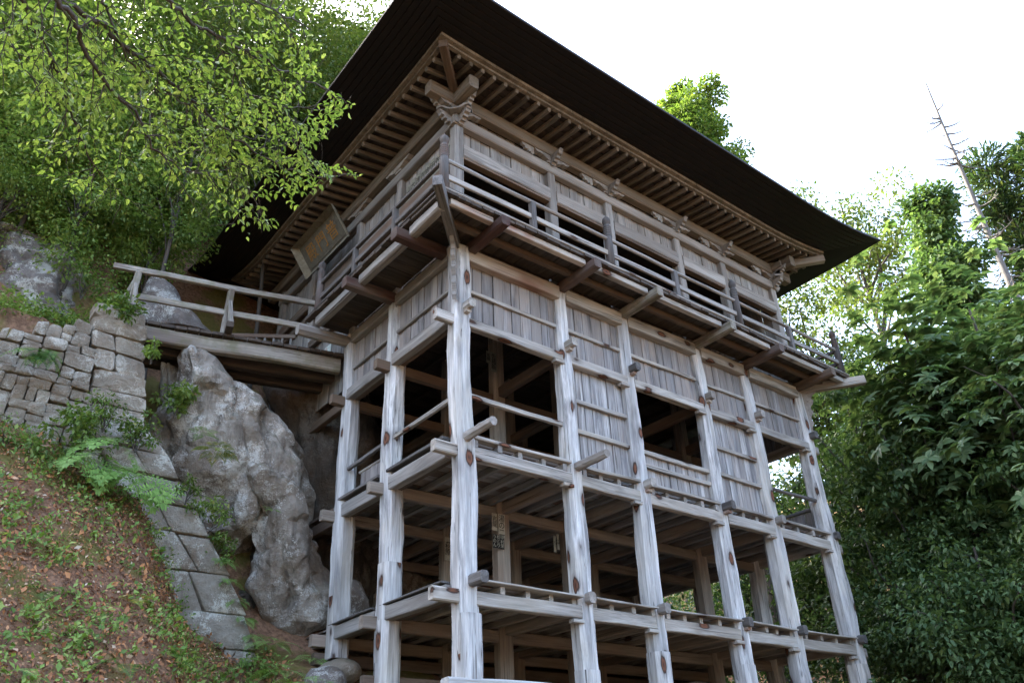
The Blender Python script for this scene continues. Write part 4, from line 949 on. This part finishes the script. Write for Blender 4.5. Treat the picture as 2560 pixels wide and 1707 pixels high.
# undergrowth of the wood: one mass of leaves
n = 900; x = rng.uniform(11.5, 34, n); y = rng.uniform(-8, 26, n); Cn = np.stack([x, y, hz(x, y)+rng.random(n)**1.5*4.0], -1)
V, F = clumps(Cn, .9, 55, .21, T2, .6, .3); o = add('forest_undergrowth', fast_mesh('forest_undergrowth', V, F, 'leaf_dark')); o['kind'] = 'stuff'; o['label'] = 'dark leafy undergrowth of the wood on the right'; o['category'] = 'undergrowth'

# ------------------------------------------------------------------ hillside on the left
tree_px('pine_tree', 'sunlit pine top beside the upper left edge of the roof', 885, 35, 31, 2.4, 10, 'broad', .20, 170, 'leaf_sun', 21, tr=.2)
hl = [('bright green tree high on the hillside left of the roof', 770, -60, 27, 3.2, 10, .13, 'leaf_sun', 22), ('leafy tree high on the hillside behind the hanging branches', 600, -160, 25, 3.2, 11, .12, 'leaf_sun', 23), ('leafy tree on the hillside at the top left', 330, -240, 23, 3.2, 11, .11, 'leaf_hill', 24),
      ('hillside tree at the far top left corner', 40, -200, 21, 3.0, 10, .11, 'leaf_hill', 25), ('small tree on the slope just left of the lower roof edge', 440, 330, 21.5, 1.7, 5, .10, 'leaf_shrub', 26), ('small leafy tree in the middle of the hillside', 300, 200, 20, 2.0, 6, .095, 'leaf_shrub', 27), ('small tree above the lichen covered cliff', 120, 230, 19, 1.9, 5.5, .09, 'leaf_shrub', 28),
      ('yellow green tree beside the roof edge on the hillside', 690, 120, 29, 2.6, 9, .13, 'leaf_sun', 29), ('leafy tree halfway up the hillside', 500, 60, 26, 2.8, 10, .12, 'leaf_shrub', 30), ('tree filling the hillside behind the hanging branches', 600, 250, 27, 2.4, 9, .12, 'leaf_shrub', 33), ('tall tree on the hill crest at the top', 450, -200, 30, 4.2, 14, .15, 'leaf_sun', 34), ('tall tree on the hill crest beside the roof', 680, -120, 32, 4.2, 14, .15, 'leaf_sun', 35), ('tall tree on the hill crest at the top left', 180, -260, 28, 4.0, 14, .14, 'leaf_hill', 36), ('leafy tree up the slope at the left', 220, 20, 21.5, 2.4, 8, .10, 'leaf_shrub', 31), ('tree up the slope at the left picture edge', 20, 60, 20, 2.2, 7, .10, 'leaf_shrub', 32)]
for (lb, px, py, Dd, cr, ch, lf, mt_, sd) in hl:
    tree_px('hillside_tree', lb, px, py, Dd, cr, ch, 'broad', lf, 150, mt_, sd, tr=.06, group='trees on the hillside')
n = 1900; x = rng.uniform(-11, 4, n); y = 6.2+rng.random(n)**1.2*13; ok = ~((x > -3.0) & (y < 12.5)) & ~((x > -.3) & (y < 16)) & ~((x > -3.6) & (y < 6.9)) & ~((x < -4.6) & (y < 7.0)); x, y = x[ok], y[ok]
Cn = np.stack([x, y, hz(x, y)+rng.random(len(x))*1.3-.1], -1)
x2 = rng.uniform(-9.5, -4.1, 150); y2 = rng.uniform(5.0, 6.8, 150); Cn = np.concatenate([Cn, np.stack([x2, y2, hz(x2, y2)+rng.random(150)*.3], -1)])
V, F = clumps(Cn, .42, 62, .085, T2, .7, .35); o = add('hillside_undergrowth', fast_mesh('hillside_undergrowth', V, F, 'leaf_shrub')); o['kind'] = 'stuff'; o['label'] = 'dense green shrubs covering the steep hillside'; o['category'] = 'undergrowth'

# ------------------------------------------------------------------ litter and ground cover on the bank
def nrm(x, y, e=.05): 
    gx_ = (hz(x+e, y)-hz(x-e, y))/(2*e); gy_ = (hz(x, y+e)-hz(x, y-e))/(2*e); return unit(np.stack([-gx_, -gy_, np.ones_like(gx_)], -1))
n = 34000; x = rng.uniform(-8.5, -.8, n); y = rng.uniform(-1.5, 4.45, n); N = nrm(x, y); P = np.stack([x, y, hz(x, y)+.012], -1)
V, F = leaves(P+N*rng.uniform(.0, .05, n)[:, None], rnd3(n)-N*.3, N+rnd3(n)*.7, rng.uniform(.025, .075, n)*np.where(rng.random(n) < .2, 1.7, 1.), T2)
o = add('leaf_litter', fast_mesh('leaf_litter', V, F, 'litter')); o['kind'] = 'stuff'; o['label'] = 'brown fallen leaves scattered over the bank'; o['category'] = 'leaf litter'
n = 4600; x = rng.uniform(-8.5, -.8, n); y = rng.uniform(-1.5, 4.45, n)
keep = rng.random(n) < .16+.84*(np.sin(3.3*x+.7+np.sin(2*y))*np.sin(2.9*y+x)+.3*np.sin(7*x+5*y) > .1); x, y = x[keep], y[keep]; N = nrm(x, y); k = 9
P = np.repeat(np.stack([x, y, hz(x, y)], -1), k, 0)+rng.normal(size=(len(x)*k, 3))*np.array([.07, .07, .02])+np.repeat(N, k, 0)*(rng.uniform(.02, .14, len(x)*k)*np.repeat(rng.uniform(.5, 1.8, len(x)), k))[:, None]
V, F = leaves(P, rnd3(len(P))+np.repeat(N, k, 0)*.3, np.repeat(N, k, 0)+np.array([0, 0, .5])+rnd3(len(P))*.4, rng.uniform(.035, .085, len(P))*np.repeat(rng.uniform(.6, 1.6, len(x)), k), T2)
o = add('ground_cover', fast_mesh('ground_cover', V, F, 'cover')); o['kind'] = 'stuff'; o['label'] = 'small green plants sprouting through the leaf litter'; o['category'] = 'ground cover'

# ------------------------------------------------------------------ ferns
def frond(L, pairs, pl, lp, ll, lw, arch, shape=.55):
    V, F = [], []; 
    def quad(p, a, n, l, w_):
        a = a/np.linalg.norm(a); b = np.cross(n, a); b /= np.linalg.norm(b); i = len(V)
        V.extend([p, p+a*l*.42+b*w_, p+a*l, p+a*l*.42-b*w_]); F.append((i, i+1, i+2, i+3))
    def rp(t): return np.array([L*t*math.cos(arch*t*.6), 0, L*(.55*t-arch*t*t*.62)])
    for i in range(24):
        a, b = rp(i/24), rp((i+1)/24); d = b-a; sd_ = np.array([0, .004*(1-i/26), 0]); k = len(V); V.extend([a-sd_, a+sd_, b+sd_, b-sd_]); F.append((k, k+1, k+2, k+3))
    for i in range(pairs):
        t = .22+.78*(i+.5)/pairs; p = rp(t); d = rp(min(1, t+.03))-rp(t-.03); d /= np.linalg.norm(d); n = np.array([-d[2], 0, d[0]])
        Lp = pl*math.sin(math.pi*min(1, max(.08, (t-.12)/.95))**shape)*(1.0 if t < .5 else (1-(t-.5)*1.35))
        for s in (-1, 1):
            a = np.array([d[0]*.45, s, d[2]*.45-.12]); a /= np.linalg.norm(a)
            if lp == 0: quad(p, a, n, Lp, lw); continue
            for j in range(lp):
                tt = (j+.6)/lp; c = p+a*Lp*tt; k2 = math.sin(math.pi*(.15+.75*tt))*.6+.4*(1-tt)+.15
                for s2 in (-1, 1):
                    e_ = np.cross(n, a)*s2+a*.55; quad(c, e_, n, ll*k2, lw*k2)
            quad(p+a*Lp*.95, a, n, ll*.7, lw*.7)
    return V, F
def ground_D(px, py):   # depth where the pixel's ray meets the ground
    for D_ in np.arange(5, 20, .05):
        P = at(px, py, D_)
        if P[2] < float(hz(P[0], P[1])): return D_-.05
    return 13.
FR = {}
for nm, par, mt_ in (('royal', (.95, 5, .44, 7, .115, .021, .7), 'fern'), ('lady', (.62, 14, .17, 0, .026, .0085, .8), 'fern'), ('ladydark', (.5, 12, .15, 0, .028, .0095, .85), 'ferndark'), ('yellow', (.42, 12, .12, 0, .026, .0085, .9), 'fernyellow')):
    FR[nm] = fast_mesh('frond', *[np.array(q) for q in frond(*par)], mt_)
def fern(name, label, px, py, Dd, kind, nf, sc, tilt=.1, face=None, group='ferns'):
    P = at(px, py, Dd); root = empty(name, tuple(P)); tag(root, label, 'fern', group)
    for k in range(nf):
        a = (2*math.pi*k/nf+random.uniform(-.3, .3)) if face is None else face+random.uniform(-1.25, 1.25)
        o = add('frond', FR[kind], root); s = sc*random.uniform(.75, 1.15)
        o.matrix_local = Matrix.Rotation(a, 4, 'Z') @ Matrix.Rotation(random.uniform(-.25, .25)+tilt, 4, 'Y') @ Matrix.Rotation(random.uniform(-.3, .3), 4, 'X') @ Matrix.Scale(s, 4)
    return root
fc = math.atan2(CAM[1]-2, CAM[0]+4.5)
for px, py, lb, nf, sc in ((225, 1130, 'left', 5, .95), (345, 1165, 'right', 5, .95), (300, 1100, 'upper', 4, .8)):
    fern('royal_fern', 'large bright green royal fern on the bank below the wall, %s clump' % lb, px, py, min(ground_D(px, py), float((onp(px, py, 1, 4.15)-CAM) @ _f))-.35, 'royal', nf, sc*1.2, .9, fc+.15)
fern('royal_fern', 'yellow green fern frond reaching in at the left edge above the bank', -25, 1045, 12.3, 'royal', 4, .6, .7, fc)
fern('fern', 'dark fern growing from the dry stone wall', 110, 880, float((onp(110, 880, 1, 4.1)-CAM) @ _f), 'ladydark', 16, 1.45, .8, fc)
fern('fern', 'yellowing fern growing on the big rock, upper one', 505, 1085, 14.75, 'lady', 10, .62, .1)
fern('fern', 'yellow fern tuft on the big rock, lower one', 540, 1125, 14.65, 'yellow', 13, 1.15, .25)
fern('fern', 'tiny green fern on the right part of the big rock', 680, 1275, 14.9, 'lady', 6, .4, .3, fc)
for k, (px, py) in enumerate(((552, 1400), (566, 1450), (582, 1500), (600, 1545), (618, 1585))):
    fern('fern', 'soft fern hugging the sloping corner slabs, %s from the top' % ('first', 'second', 'third', 'fourth', 'lowest')[k], px+6, py, float((onp(px, py, 1, 4.45)-CAM) @ _f), 'lady', 10, .62, .5, fc+.5, 'ferns along the sloping slabs')
for k, (px, py, s, lb) in enumerate(((675, 1590, .95, 'bright fern standing nearest the foot of the big rock'), (700, 1660, 1.1, 'large bright fern at the lower middle edge of the picture'), (760, 1690, 1.0, 'bright fern left of the leftmost stilt foot'), (835, 1700, .9, 'bright fern just under the leftmost stilt post'), (905, 1705, .9, 'fern between the feet of the two left stilts'), (640, 1640, .8, 'fern beside the lowest corner slab'), (790, 1630, .7, 'small fern against the rock beside the leftmost stilt'))):
    fern('fern', lb, px, py+15, min(13.9, ground_D(px, py+15)-.35), 'lady', 12, s*1.15, .4)
for (px, py, kd, lb) in ((20, 1680, 'lady', 'fern in the lower left corner of the bank'), (210, 1590, 'ladydark', 'dark fern low on the bank in the middle of the litter'), (300, 1660, 'ladydark', 'dark fern at the bottom of the bank'), (130, 1480, 'ladydark', 'small dark fern left on the bank'), (30, 1340, 'yellow', 'withered fern at the left edge of the bank'), (420, 1640, 'ladydark', 'small fern on the bank beside the corner slabs'), (60, 1240, 'ladydark', 'dark fern below the left end of the stone wall'), (330, 1500, 'yellow', 'yellowish small fern in the middle of the bank')):
    fern('fern', lb, px, py, ground_D(px, py), kd, 9, random.uniform(.8, 1.15), .35)

# ------------------------------------------------------------------ shrubs
def shrub(name, label, px, py, Dd, r, n, leaf, mat, stems=5, group='small shrubs', flat=.8):
    P = at(px, py, Dd); root = empty(name, tuple(P-np.array([0, 0, r*.8]))); tag(root, label, 'shrub', group)
    d = rnd3(n); Cn = d*r*rng.random((n, 1))**.5*np.array([1, 1, flat])+np.array([0, 0, r*.8]); 
    parts = [limb((0, 0, -.15), Cn[i], .012, .004, i, 6) for i in range(min(stems, n))]
    V, F = joinq(parts); add('stem', fast_mesh('stem', V, F, 'bark', True), root)
    V, F = clumps(Cn, r*.34, 30, leaf, T8, .8, .35); add('foliage', fast_mesh('foliage', V, F, mat), root)
shrub('shrub', 'leafy shrub hanging beside the wall corner over the gully', 445, 990, float((onp(445, 990, 1, 4.7)-CAM) @ _f), .38, 20, .10, 'leaf_fg')
shrub('shrub', 'ivy on top of the wall under the footbridge end', 300, 770, 14.9, .42, 16, .11, 'leaf_hill')
shrub('shrub', 'small plant hanging from the wall below the footbridge beam', 385, 870, 14.5, .22, 7, .08, 'leaf_fg')
shrub('shrub', 'bright shrub growing between the slabs and the big rock', 515, 1285, float((onp(515, 1285, 1, 4.5)-CAM) @ _f), .42, 22, .075, 'leaf_shrub')
shrub('shrub', 'leafy shrub drooping below it against the big rock', 545, 1365, float((onp(545, 1365, 1, 4.5)-CAM) @ _f), .33, 16, .075, 'leaf_hill')
shrub('shrub', 'dark leafy creeper at the foot of the stone wall', 200, 1085, float((onp(200, 1085, 1, 3.95)-CAM) @ _f), .5, 30, .085, 'leaf_hill')
shrub('shrub', 'dark leafy creeper beside the royal ferns and the wall corner', 350, 1070, float((onp(350, 1070, 1, 4.0)-CAM) @ _f), .36, 18, .08, 'leaf_hill')
shrub('shrub', 'dark creeper at the left end of the stone wall foot', 40, 1120, float((onp(40, 1120, 1, 3.95)-CAM) @ _f), .45, 24, .08, 'leaf_hill')
shrub('shrub', 'trailing plants on the lower part of the stone wall', 270, 1020, float((onp(270, 1020, 1, 4.05)-CAM) @ _f), .36, 14, .07, 'leaf_hill')
shrub('shrub', 'green plants on top of the wall left of the footbridge', 150, 800, 14.8, .45, 15, .08, 'leaf_hill', flat=.4)
shrub('shrub', 'plants on top of the wall at the left picture edge', 10, 800, 14.4, .45, 15, .08, 'leaf_hill', flat=.4)
shrub('shrub', 'small green tuft on the lichen covered cliff', 215, 700, 16.6, .4, 12, .07, 'leaf_hill')
shrub('shrub', 'low plant beside the slab corner above the fern row', 470, 1215, 13.9, .22, 7, .07, 'leaf_hill')

# ------------------------------------------------------------------ hanging branches of the near tree
FT = empty('cherry_tree', (-9.6, -6.4, float(hz(-9.6, -6.4)))); tag(FT, 'bright green leafy tree whose branches hang over the upper left of the picture', 'tree')
IF = np.array(FT.location); s3 = .3827
BR = [([(-200, -260), (170, 0), (210, 180), (320, 340), (400, 520), (450, 700), (530, 900), (600, 1080), (620, 1180)], 5.2, 6.6, .026),
      ([(200, -260), (360, 0), (480, 120), (520, 260), (600, 430), (720, 580), (850, 700), (940, 820), (1000, 970), (1130, 1070), (1280, 1135), (1420, 1120)], 5.0, 6.4, .032),
      ([(180, -260), (380, 0), (560, 90), (660, 170), (830, 310), (980, 420), (1100, 540), (1250, 650), (1400, 790), (1540, 900), (1700, 1020), (1800, 1080), (1960, 1130), (2150, 1160), (2330, 1150)], 5.3, 7.6, .034),
      ([(800, -260), (1090, 0), (1200, 110), (1350, 210), (1540, 300), (1700, 370), (1850, 460), (2000, 530), (2150, 590), (2290, 690)], 5.4, 7.2, .026),
      ([(600, -100), (690, 60), (800, 330), (900, 490), (1050, 590), (1250, 690), (1420, 800)], 5.6, 6.6, .016),
      ([(1300, -200), (1600, -40), (1780, 70), (1900, 130), (2030, 190)], 5.6, 6.6, .014),
      ([(-150, 100), (40, 220), (160, 420), (260, 600)], 5.8, 6.4, .012),
      ([(1250, 650), (1400, 1000), (1600, 1200), (1690, 1340), (1700, 1470)], 6.7, 7.2, .012), ([(1540, 900), (1700, 900), (1850, 950), (1990, 880)], 7.0, 7.4, .008),
      ([(900, 490), (1000, 760), (1120, 900), (1350, 1000), (1620, 1080)], 6.4, 7.0, .010), ([(1400, 210), (1600, 600), (1800, 700), (2050, 700)], 6.2, 7.2, .010)]
LP, LA, LN, LS = [], [], [], []; tw = []
def add_twig(p, d, L, r, lv):
    n = max(4, int(L/.055)); pts = [p]; dd = d.copy()
    for i in range(n):
        dd = dd+np.array([0, 0, -.035])+rng.normal(size=3)*.10; dd /= np.linalg.norm(dd); pts.append(pts[-1]+dd*L/n)
        q = pts[-1]; side = np.cross(dd, [0, 0, 1]); side /= np.linalg.norm(side)+1e-6
        if i > 0:
            for s_ in ((-1, 1) if rng.random() < .55 else ((-1) ** i,)):
                LP.append(q); LA.append(side*s_*.9+dd*.7+np.array([0, 0, -.45])+rng.normal(size=3)*.3); LN.append(np.array([0, 0, 1.])+rng.normal(size=3)*.35-_f*.25); LS.append(rng.uniform(.040, .070))
            if lv > 0 and rng.random() < .30: add_twig(q, dd*.7+side*(1 if rng.random() < .5 else -1)*.8+rng.normal(size=3)*.2, L*.5, r*.6, lv-1)
    e_ = pts[-1]-CAM; ex, ey = 1280+FPX*(e_ @ _r)/(e_ @ _f), 853.5-FPX*(e_ @ _u)/(e_ @ _f)
    if ex > 880 or (ex > 790 and 30 < ey < 250) or ey > 590 or (ex > 700 and ey > 470) or (ex > 800 and 300 < ey < 420): return
    tw.append(tube_data(pts[::2] if len(pts) > 5 else pts, list(np.linspace(r, r*.35, len(pts[::2] if len(pts) > 5 else pts))), 4))
ends = []
for (poly, d0, d1, r0) in BR:
    n = len(poly); pts = [at(a*s3, b*s3, d0+(d1-d0)*i/(n-1)) for i, (a, b) in enumerate(poly)]
    fine = [pts[0]]
    for a, b in zip(pts, pts[1:]):
        for t in (.34, .67, 1.): fine.append(a+(b-a)*t+rng.normal(size=3)*.012)
    V, F = tube_data([p-IF for p in fine], list(np.linspace(r0*.68, .004, len(fine))), 6); add('branch', fast_mesh('branch', V, F, 'bark', True), FT); ends.append((fine[0], r0))
    tot = 0
    for a, b in zip(fine, fine[1:]):
        tot += np.linalg.norm(b-a)
        while tot > .070:
            tot -= .070; d = unit(b-a); sd_ = np.cross(d, _f)*(1 if rng.random() < .5 else -1); add_twig(a+(b-a)*rng.random(), d*.7+sd_*.75+rng.normal(size=3)*.35, rng.uniform(.22, .62), .0055, 1)
    add_twig(fine[-1], unit(fine[-1]-fine[-3]), .22, .004, 0)
LP, LA, LN, LS = map(np.array, (LP, LA, LN, LS))
dd = LP-CAM; dep = dd @ _f; PX = 1280+FPX*(dd @ _r)/dep; PY = 853.5-FPX*(dd @ _u)/dep
bx = np.interp(PY, [-400, 0, 60, 190, 270, 330, 380, 440, 480, 560, 600], [1000, 850, 790, 790, 885, 800, 770, 900, 770, 690, 600]); by = np.interp(PX, [-300, 0, 160, 300, 420, 520, 620, 700, 800], [330, 390, 470, 480, 470, 500, 575, 580, 480])
ok = (PX < bx+rng.normal(size=len(PX))*8) & (PY < by+rng.normal(size=len(PX))*25); LP, LA, LN, LS, PX, PY = (a[ok] for a in (LP, LA, LN, LS, PX, PY))
vis = np.where((PX > 10) & (PX < 900) & (PY > 10))[0]; dep = (LP-CAM) @ _f; order = vis[np.argsort(-(LS/dep)[vis])]; pick = set(order[:300].tolist())
rest = np.array([i for i in range(len(LP)) if i not in pick])
V, F = leaves(LP[rest]-IF, LA[rest], LN[rest], LS[rest], T8); o = add('foliage', fast_mesh('foliage', V, F, 'leaf_fg'), FT); o['kind'] = 'stuff'
lm = fast_mesh('leaf', *T8, 'leaf_fg')
for i in pick:
    a = Vector(LA[i]).normalized(); nn_ = Vector(LN[i]); nn_ = (nn_-a*nn_.dot(a)).normalized(); b_ = nn_.cross(a)
    add('leaf', lm, FT, matrix=mtx(LP[i]-IF, a*LS[i], b_*LS[i], nn_*LS[i]))
V, F = joinq(tw); add('twigs', fast_mesh('twigs', V-IF, F, 'bark'), FT)['kind'] = 'stuff'
parts = []; trunk = [np.array([0, 0, -.3]), np.array([.1, .1, 1.5]), np.array([.35, .3, 3.2]), np.array([.8, .7, 5.0]), np.array([1.4, 1.0, 6.6])]
parts.append(tube_data(trunk, [.2, .17, .14, .11, .08], 10))
for k, (p, r0) in enumerate(ends[:7]): parts.append(limb(trunk[2+k % 3], p-IF, .05, r0*.68, k, 8, .06))
V, F = joinq(parts); add('trunk', fast_mesh('trunk', V, F, 'bark', True), FT)
print('near leaves', len(LP))
